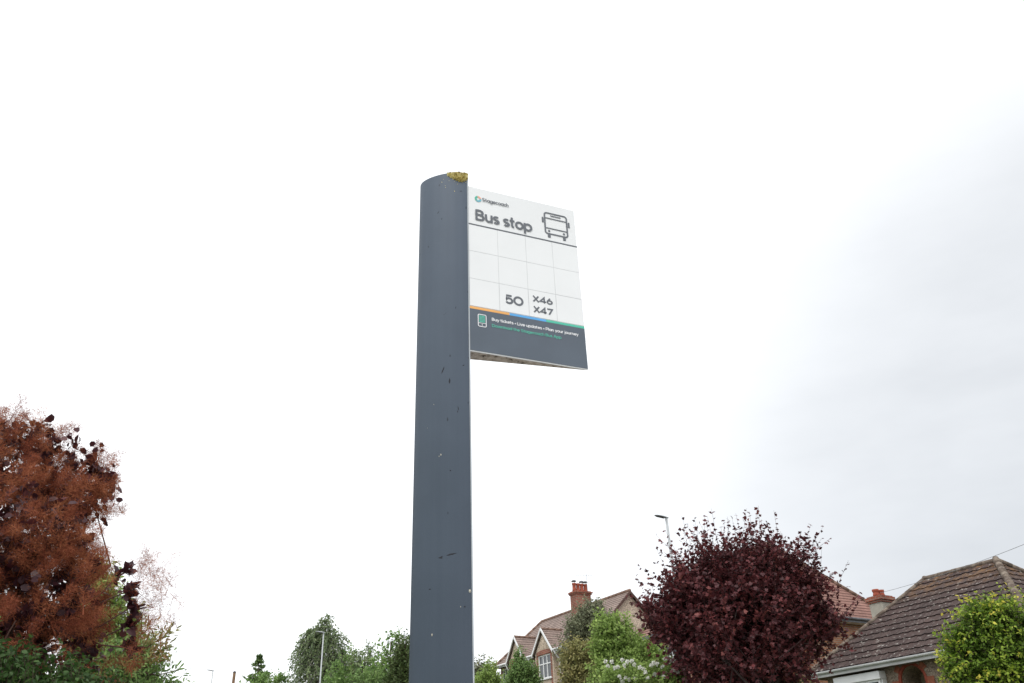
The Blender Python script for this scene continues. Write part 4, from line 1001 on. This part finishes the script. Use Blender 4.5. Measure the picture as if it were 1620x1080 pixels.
# plumes sit on the outside of the bush
C = []; D = []
wsum = sum(w * r[0] * r[2] for c, r, w in sbl)
for c, r, w in sbl:
    m = int(1500 * w * r[0] * r[2] / wsum)
    d = rand_dirs(m); rr = (.78 + .42 * rng.random((m, 1)))
    C.append(c + d * np.array(r) * rr); D.append(unit(d + np.array([0, 0, .5]) + .4 * rng.normal(size=(m, 3))))
C = np.concatenate(C); D = np.concatenate(D)
fld = np.sin(C[:, 0] * 13 + 1.3 * np.sin(C[:, 2] * 9)) + np.sin(C[:, 1] * 12 + 2.1) + np.sin(C[:, 2] * 15 + .7 * np.sin(C[:, 0] * 11)) + .8 * rng.normal(size=len(C))
C = C[fld > -.85]; D = D[fld > -.85]
tri, tt = plumes(C, D, .10 + .08 * rng.random(len(C)), 230, .025, .0013, .55)
quads_mesh('flower_plumes', tri, tt, M['plume'], sm, per=3)
# side shoots reaching out to the right, each with its whorl of leaves and pale plumes
shoots = [((100, 990), (180, 916), (5.8, 5.75)), ((95, 965), (195, 937), (5.8, 5.7)), ((120, 1000), (203, 962), (5.8, 5.7)), ((130, 1008), (195, 992), (5.8, 5.75)), ((118, 998), (203, 1024), (5.8, 5.75))]
tips = [(203, 900), (212, 928), (215, 960), (205, 988), (207, 1022)]
for (a, b, dd), tp in zip(shoots, tips):
    p0 = at(*a, dd[0]) - O; p1 = at(*b, dd[1]) - O; p2 = at(*tp, dd[1]) - O
    mb = MB(); mid = (p0 + p1) / 2 - np.array([0, 0, .03]); mb.tube([p0, mid, p1, p2], [.006, .005, .004, .002], 6)
    br = mb.build('branch', M['twig'], sm, smooth=True)
    n = 26; t = rng.random((n, 1)); base = p1 + (p2 - p1) * (t * 1.1) + rng.normal(size=(n, 3)) * .012
    ax = unit(unit(p2 - p1) * .4 + rand_dirs(n)); szz = .7 + .6 * rng.random(n)
    q, m = leaf_quads(base, ax, .062 * szz, .040 * szz, .2, 1, .3)
    # rounder leaves: six corners
    quads_mesh('leaf_whorl', q, rng.random(len(q)), M['smoke_leaf'], br)
    for k in range(13):
        C = p2 + (p2 - p1) * .3 + rng.normal(size=(1, 3)) * np.array([.075, .06, .075]) + np.array([.09, .02, .035])
        tri, tt = plumes(C, unit(rand_dirs(1) + np.array([.6, 0, .5])), np.full(1, .12), 95, .028, .0009, .6)
        quads_mesh('flower_plume', tri, np.clip(tt, 0, .8), M['plume'], br, per=3)

# greenery round the smoke bush
tree('evergreen_shrub', 'dark glossy green shrub at the foot of the smoke bush', 'shrub', xy(40, 1080, 5.4),
     [B(30, 1108, 5.3, .24, .14), B(95, 1122, 5.3, .22, .14), B(-50, 1092, 5.4, .35, .25), B(-10, 1072, 5.25, .14, .12, .8), B(120, 1140, 5.4, .3, .22), B(30, 1150, 5.4, .5, .35), B(-60, 1200, 5.5, .5, .5)],
     M['leaf_dark'], M['bark'], .04, n=2600, shoot=.14, per=9, L=.032, W=.017, updir=.9, rnd=.5, shell=.3, limbs_n=18, stems=.002, seed=2)
tree('upright_conifer', 'bright green upright conifer showing behind the smoke bush', 'tree', xy(168, 1080, 8.5),
     [B(158, 950, 8.5, .16, .25), B(166, 1005, 8.5, .26, .35), B(172, 1060, 8.5, .34, .4), B(165, 1110, 8.5, .4, .5), B(150, 920, 8.6, .10, .16)],
     M['leaf_bright'], M['bark'], .06, n=1500, shoot=.2, per=12, L=.045, W=.018, updir=1.4, rnd=.4, shell=.4, limbs_n=14, stems=.003, seed=3)
fs = tree('feathery_shrub', 'loose feathery green shrub with long side sprays right of the smoke bush', 'shrub', xy(215, 1090, 7.6),
     [B(203, 1035, 7.6, .14, .16), B(215, 1068, 7.6, .20, .16), B(188, 1082, 7.6, .24, .18), B(215, 1115, 7.6, .36, .25), B(188, 1050, 7.7, .10, .14)],
     M['leaf_mid'], M['bark'], .05, n=420, shoot=.26, per=14, L=.04, W=.014, updir=.5, rnd=.55, shell=.3, limbs_n=14, stems=.003, seed=5)
O2 = np.array(fs.location)
def spray(root, a, b, d, n_side, L, leafm, w=.016):
    p0 = at(*a, d) - O2; p1 = at(*b, d) - O2
    mb = MB(); mid = (p0 + p1) / 2 - np.array([0, 0, .04]); mb.tube([p0, mid, p1], [.007, .005, .002], 5)
    o = mb.build('side_branch', M['twig'], root, smooth=True)
    t = rng.random((n_side, 1)) ** .8; P = (1 - t) ** 2 * p0 + 2 * t * (1 - t) * mid + t * t * p1
    ax = unit(unit(p1 - p0) * .7 + np.array([0, 0, .5]) + .7 * rng.normal(size=(n_side, 3)))
    off = ax * (rng.random((n_side, 1)) * .08)
    q, m = leaf_quads(P + off, ax, L * (.6 + .8 * rng.random(n_side)), w, .2, 1, .4)
    quads_mesh('spray_leaves', q, rng.random(n_side), leafm, o)
for a, b, k, lm in (((200, 1030), (270, 998), 110, 'leaf_olive'), ((205, 1035), (262, 1024), 150, 'leaf_olive'), ((215, 1060), (284, 1058), 90, 'leaf_mid'), ((215, 1075), (276, 1078), 90, 'leaf_mid'), ((220, 1055), (265, 1038), 70, 'leaf_mid'), ((195, 1010), (240, 990), 60, 'leaf_olive')):
    spray(fs, a, b, 7.5, k, .045, M[lm])

# fir down the street: whorls of drooping boughs
def fir(u, v, d, hgt, wid, label):
    top = at(u, v, d); gz = ground_z(top[0], top[1]); root = empty('fir_tree', (top[0], top[1], gz), 0, label, 'tree')
    H = top[2] - gz; mb = MB(); mb.tube([(0, 0, 0), (0, 0, H * .6), (0, 0, H)], [.12, .07, .012], 8)
    Q = []; T = []
    z = H - .05; k = 0
    while z > H - hgt:
        f = (H - z) / hgt; ln = wid * (.03 + .97 * f ** 1.15)
        for j in range(6):
            if f > .12 and random.random() < .18: continue
            a = random.random() * 6.28; l = ln * random.uniform(.6, 1.2)
            p0 = np.array([0, 0, z]); p1 = np.array([cos(a) * l, sin(a) * l, z + l * random.uniform(-.25, .25)])
            mid = (p0 + p1) / 2 + np.array([0, 0, -l * .12]); mb.tube([p0, mid, p1], [.02, .012, .004], 4)
            n = int(26 + 60 * l); t = rng.random((n, 1)); P = (1 - t) ** 2 * p0 + 2 * t * (1 - t) * mid + t * t * p1
            ax = unit(unit(p1 - p0) * .6 + np.array([0, 0, .25]) + .55 * rng.normal(size=(n, 3)))
            q, m = leaf_quads(P, ax, .14 * (.6 + .7 * rng.random(n)), .05, .2, 1, .5); Q.append(q); T.append(np.clip(random.random() * .5 + .5 * rng.random(n), 0, 1))
        z -= .14 + .16 * f; k += 1
    quads_mesh('foliage', np.concatenate(Q), np.concatenate(T), M['leaf_fir'], root); mb.build('trunk', M['bark'], root, smooth=True)
fir(411, 1036, 45, 3.6, 2.1, 'small pointed fir beside the thin brown pole')
tree('garden_shrub', 'low rounded olive shrub just right of the small fir', 'shrub', xy(440, 1085, 44), [B(430, 1082, 44, .8, .5), B(448, 1080, 44, .4, .3), B(415, 1090, 44, 1.0, .6)], M['leaf_mid'], M['bark'], .08, n=260, shoot=.4, per=9, L=.12, W=.07, limbs_n=8, stems=.008)

# drooping birch
tree('birch_tree', 'tall weeping birch with hanging twigs behind the pale street lamp', 'tree', xy(512, 1090, 43),
     [B(513, 985, 43, .45, .6), B(500, 1010, 43, .75, .7), B(525, 1015, 43, .8, .7), B(489, 1030, 43, .6, .9), B(500, 1000, 43, .45, .5), B(537, 1040, 43, .6, .6), B(505, 1060, 43, 1.1, .7, .8), B(530, 1070, 43, .8, .6)],
     M['leaf_birch'], M['bark_pale'], .12, n=760, shoot=.9, per=20, L=.10, W=.07, updir=-.1, rnd=.5, droop=.9, shell=.3, limbs_n=30, stems=.007, seed=6, leaf_ang=.7)
far = 'garden trees far along the street'
tree('dense_tree', 'dense round dark green tree at the birch\'s right foot', 'tree', xy(555, 1090, 40), [B(556, 1055, 40, .75, .75), B(545, 1078, 40, 1.1, .7), B(572, 1080, 40, .8, .6), B(555, 1100, 40, 1.3, .8)], M['leaf_mid'], M['bark'], .12, far, n=480, shoot=.45, per=11, L=.11, W=.07, shell=.4, limbs_n=14, stems=.006, seed=7)
tree('light_tree', 'thin topped green tree between the dense tree and the sparse one', 'tree', xy(585, 1090, 39), [B(580, 1042, 39, .45, .5, .7), B(578, 1065, 39, .7, .45), B(592, 1075, 39, .8, .5), B(566, 1045, 39, .35, .3, .4)], M['leaf_birch'], M['bark'], .10, far, n=200, shoot=.6, per=10, L=.12, W=.07, shell=.4, limbs_n=14, stems=.007, seed=8)
tree('sparse_tree', 'sparse airy tree with scattered leaves left of the dark cypress', 'tree', xy(612, 1090, 37), [B(615, 1030, 37, .55, .5, .6), B(610, 1055, 37, .7, .5, .8), B(628, 1020, 37, .5, .4, .4), B(610, 1080, 37, .9, .5, 1.4)], M['leaf_mid'], M['bark'], .09, far, n=170, shoot=.7, per=10, L=.14, W=.09, shell=.5, limbs_n=18, stems=.009, seed=9, updir=.8)
tree('broad_shrub', 'broad bright green shrub below the sparse airy tree', 'shrub', xy(597, 1090, 35), [B(590, 1078, 35, .9, .45), B(612, 1084, 35, .8, .4)], M['leaf_fresh'], M['bark'], .09, n=260, shoot=.35, per=10, L=.11, W=.07, shell=.4, limbs_n=12, stems=.006, seed=10)
tree('cypress_tree', 'dark columnar cypress hard against the left side of the bus stop post', 'tree', xy(640, 1090, 34), [B(641, 1025, 34, .30, .5), B(637, 1050, 34, .48, .6), B(634, 1080, 34, .6, .7), B(634, 1110, 34, .7, .8), B(650, 1060, 34, .6, .9)], M['leaf_cypress'], M['bark'], .1, n=900, shoot=.4, per=13, L=.10, W=.045, updir=1.8, rnd=.35, shell=.5, limbs_n=12, stems=.006, seed=11)
# right of the post
tree('pale_tree', 'pale thin tree just right of the bus stop post', 'tree', xy(762, 1090, 44), [B(757, 1058, 44, .6, .45, .6), B(768, 1065, 44, .6, .5, .8), B(752, 1078, 44, .8, .6, 1.2)], M['leaf_grey'], M['bark'], .1, far, n=200, shoot=.6, per=11, L=.13, W=.08, shell=.5, limbs_n=14, stems=.008, seed=12, updir=.7)
tree('young_tree', 'small yellow green tree at the left corner of the gabled house', 'tree', xy(777, 1090, 40), [B(776, 1068, 40, .4, .5), B(770, 1082, 40, .6, .5), B(783, 1088, 40, .5, .4)], M['leaf_bright'], M['bark'], .07, n=320, shoot=.45, per=10, L=.11, W=.06, shell=.4, limbs_n=10, stems=.006, seed=13, updir=.8)
tree('conical_tree', 'fresh green tapering tree in front of the two white gables', 'tree', xy(832, 1090, 31), [B(820, 1045, 31, .14, .40), B(826, 1062, 31, .36, .40), B(832, 1078, 31, .46, .40), B(812, 1080, 31, .32, .40), B(828, 1110, 31, .66, .6), B(840, 1062, 31, .18, .25, .7)], M['leaf_fresh'], M['bark'], .09, n=1000, shoot=.36, per=12, L=.08, W=.046, updir=.9, rnd=.5, shell=.35, limbs_n=18, stems=.005, seed=14)
tree('grey_green_tree', 'grey green tree with a soft top reaching the red chimney', 'tree', xy(935, 1090, 30), [B(938, 985, 30, .62, .62), B(920, 1000, 30, .6, .6), B(910, 1030, 30, .55, .5), B(950, 1010, 30, .7, .6), B(935, 970, 30, .42, .4)], M['leaf_grey'], M['bark'], .1, n=1000, shoot=.45, per=12, L=.085, W=.045, updir=.6, rnd=.6, shell=.4, limbs_n=18, stems=.005, seed=15)
tree('olive_tree', 'olive brown tree with reddish tips right of the gabled house window', 'tree', xy(920, 1090, 26), [B(920, 1042, 26, .50, .50), B(906, 1068, 26, .32, .42), B(932, 1070, 26, .6, .5), B(948, 1045, 26, .45, .5), B(915, 1102, 26, .6, .6), B(905, 1035, 26.3, .2, .25, .7)], M['leaf_olive'], M['bark'], .09, n=1500, shoot=.38, per=11, L=.08, W=.045, updir=.6, rnd=.6, shell=.35, limbs_n=18, stems=.005, seed=16)
tree('lime_shrub', 'tall lime green shrub left of the maroon tree', 'shrub', xy(985, 1090, 24), [B(970, 1005, 24, .45, .45), B(990, 1030, 24, .6, .5), B(1010, 1042, 24, .62, .4), B(960, 1030, 24, .4, .5), B(985, 990, 24, .22, .25, .6), B(1030, 1045, 24, .45, .35), B(955, 990, 24, .25, .25), B(985, 1070, 24, .9, .55)], M['leaf_bright'], M['bark'], .08, n=1500, shoot=.36, per=12, L=.085, W=.05, updir=.7, rnd=.55, shell=.35, limbs_n=18, stems=.005, seed=17)
fl = tree('flowering_shrub', 'leafy shrub dotted with white blossoms beneath the maroon tree', 'shrub', xy(1025, 1095, 20.5), [B(1000, 1075, 20.5, .55, .28), B(1040, 1072, 20.5, .55, .3), B(975, 1078, 20.5, .4, .25), B(1070, 1062, 20.5, .32, .25), B(1030, 1100, 20.5, .9, .5), B(1058, 1085, 20.5, .4, .3)], M['leaf_bright'], M['bark'], .06, n=1100, shoot=.3, per=10, L=.075, W=.045, updir=.6, rnd=.6, shell=.35, limbs_n=14, stems=.005, seed=18)
O3 = np.array(fl.location)
for u, v in [(958, 1045), (968, 1046), (985, 1043), (988, 1052), (993, 1046), (1000, 1045), (978, 1055), (973, 1056), (1003, 1051), (1012, 1055), (1018, 1058), (1021, 1063), (1034, 1048), (1040, 1050), (1052, 1042), (1057, 1040), (1060, 1046), (1067, 1045), (1073, 1050), (990, 1072), (996, 1075), (1005, 1073), (985, 1077), (980, 1070), (1030, 1052), (1048, 1054), (962, 1053), (1066, 1060), (1072, 1063), (1036, 1066), (1025, 1072), (1050, 1070)]:
    c = at(u, v, 20.5 - random.uniform(.45, .75)) - O3
    n = 26; ax = unit(rand_dirs(n) + np.array([-.1, -.35, .35])); q, m = leaf_quads(np.repeat(c[None], n, 0), ax, (.045 + .02 * rng.random(n)), .045, -.15, 1, .2)
    quads_mesh('blossom', q, .3 + .7 * rng.random(len(q)), M['petal'], fl)
tree('pale_hedge', 'low pale green hedge plant beside the maroon trunk', 'shrub', xy(1238, 1092, 21), [B(1238, 1086, 21, .38, .22), B(1205, 1090, 21, .3, .2), B(1262, 1094, 21, .4, .25)], M['leaf_fresh'], M['bark'], .04, n=240, shoot=.28, per=9, L=.07, W=.04, limbs_n=8, stems=.004, seed=19)
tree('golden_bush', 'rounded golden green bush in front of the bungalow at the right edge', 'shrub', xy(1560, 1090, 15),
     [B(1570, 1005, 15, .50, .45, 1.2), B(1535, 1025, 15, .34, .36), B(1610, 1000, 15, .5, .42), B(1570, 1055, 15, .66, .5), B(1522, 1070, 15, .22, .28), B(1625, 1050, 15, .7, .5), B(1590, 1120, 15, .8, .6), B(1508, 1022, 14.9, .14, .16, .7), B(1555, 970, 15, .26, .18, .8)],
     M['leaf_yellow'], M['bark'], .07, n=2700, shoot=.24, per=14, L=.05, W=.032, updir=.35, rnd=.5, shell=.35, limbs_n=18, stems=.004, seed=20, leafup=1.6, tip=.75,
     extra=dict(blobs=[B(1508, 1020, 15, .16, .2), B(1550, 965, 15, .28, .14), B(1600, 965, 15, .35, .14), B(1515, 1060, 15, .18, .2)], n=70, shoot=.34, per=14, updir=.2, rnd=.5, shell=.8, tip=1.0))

# ------------------------------------------------------------------ camera
cam = bpy.data.cameras.new('camera'); co = bpy.data.objects.new('camera', cam); COL.objects.link(co)
from mathutils import Matrix
m4 = Matrix([[*map(float, ROT[i]), float(EYE[i])] for i in range(3)] + [[0, 0, 0, 1]])
co.matrix_world = m4
cam.sensor_width = 36; cam.lens = F_PX / 1620 * 36; cam.clip_start = .05; cam.clip_end = 3000
SC.camera = co

# ------------------------------------------------------------------ overcast daylight
SUN_EL, SUN_AZ = radians(56), radians(200)       # high behind the camera, a little to the left
w = bpy.data.worlds.new('World'); SC.world = w; w.use_nodes = True
nt = w.node_tree; bg = nt.nodes['Background']; out = nt.nodes['World Output']
sky = N(nt, 'ShaderNodeTexSky', sky_type='NISHITA', sun_disc=False, sun_elevation=SUN_EL, sun_rotation=SUN_AZ)
nt.links.new(sky.outputs[0], bg.inputs['Color']); bg.inputs['Strength'].default_value = .10
tc = N(nt, 'ShaderNodeTexCoord')
# cloud sheet: bright all over, with a broad greyer bank low in the north-east
mp = N(nt, 'ShaderNodeMapping'); mp.inputs['Scale'].default_value = (1.0, 1.0, 2.6); mp.inputs['Rotation'].default_value = (.35, -.3, .2); nt.links.new(tc.outputs['Generated'], mp.inputs[0])
n1 = N(nt, 'ShaderNodeTexNoise', i_Scale=2.1, i_Detail=5.0, i_Roughness=.55); nt.links.new(mp.outputs[0], n1.inputs['Vector'])
dt = N(nt, 'ShaderNodeVectorMath', operation='DOT_PRODUCT'); nt.links.new(tc.outputs['Generated'], dt.inputs[0])
gd = np.array([sin(radians(43)) * cos(radians(7)), cos(radians(43)) * cos(radians(7)), sin(radians(7))]); dt.inputs[1].default_value = tuple(gd)
mr = N(nt, 'ShaderNodeMapRange', interpolation_type='SMOOTHSTEP'); mr.inputs['From Min'].default_value = .72; mr.inputs['From Max'].default_value = 1.0
nt.links.new(dt.outputs['Value'], mr.inputs['Value'])
ns = N(nt, 'ShaderNodeMath', operation='MULTIPLY_ADD'); nt.links.new(n1.outputs['Fac'], ns.inputs[0]); ns.inputs[1].default_value = .8; ns.inputs[2].default_value = .52
gf = N(nt, 'ShaderNodeMath', operation='MULTIPLY', use_clamp=True); nt.links.new(mr.outputs[0], gf.inputs[0]); nt.links.new(ns.outputs[0], gf.inputs[1])
mc = N(nt, 'ShaderNodeMix', data_type='RGBA'); nt.links.new(gf.outputs[0], mc.inputs[0])
mc.inputs[6].default_value = (1.28, 1.30, 1.32, 1); mc.inputs[7].default_value = (.625, .648, .675, 1)
bg2 = N(nt, 'ShaderNodeBackground'); nt.links.new(mc.outputs[2], bg2.inputs['Color']); bg2.inputs['Strength'].default_value = 1.0
mxs = N(nt, 'ShaderNodeMixShader'); mxs.inputs[0].default_value = .9
nt.links.new(bg.outputs[0], mxs.inputs[1]); nt.links.new(bg2.outputs[0], mxs.inputs[2]); nt.links.new(mxs.outputs[0], out.inputs['Surface'])
sl = bpy.data.lights.new('sun', 'SUN'); sl.energy = 1.5; sl.angle = radians(25); sl.color = (1, .97, .93)
so = bpy.data.objects.new('sun', sl); COL.objects.link(so)
from mathutils import Vector
sd = Vector((sin(SUN_AZ) * cos(SUN_EL), cos(SUN_AZ) * cos(SUN_EL), sin(SUN_EL)))
so.rotation_euler = sd.to_track_quat('Z', 'Y').to_euler(); so.location = (0, -5, 30)

SC.view_settings.view_transform = 'Standard'; SC.view_settings.look = 'None'; SC.view_settings.exposure = .18; SC.view_settings.gamma = 1
SC.render.engine = 'CYCLES'; SC.cycles.max_bounces = 8; SC.cycles.use_denoising = True
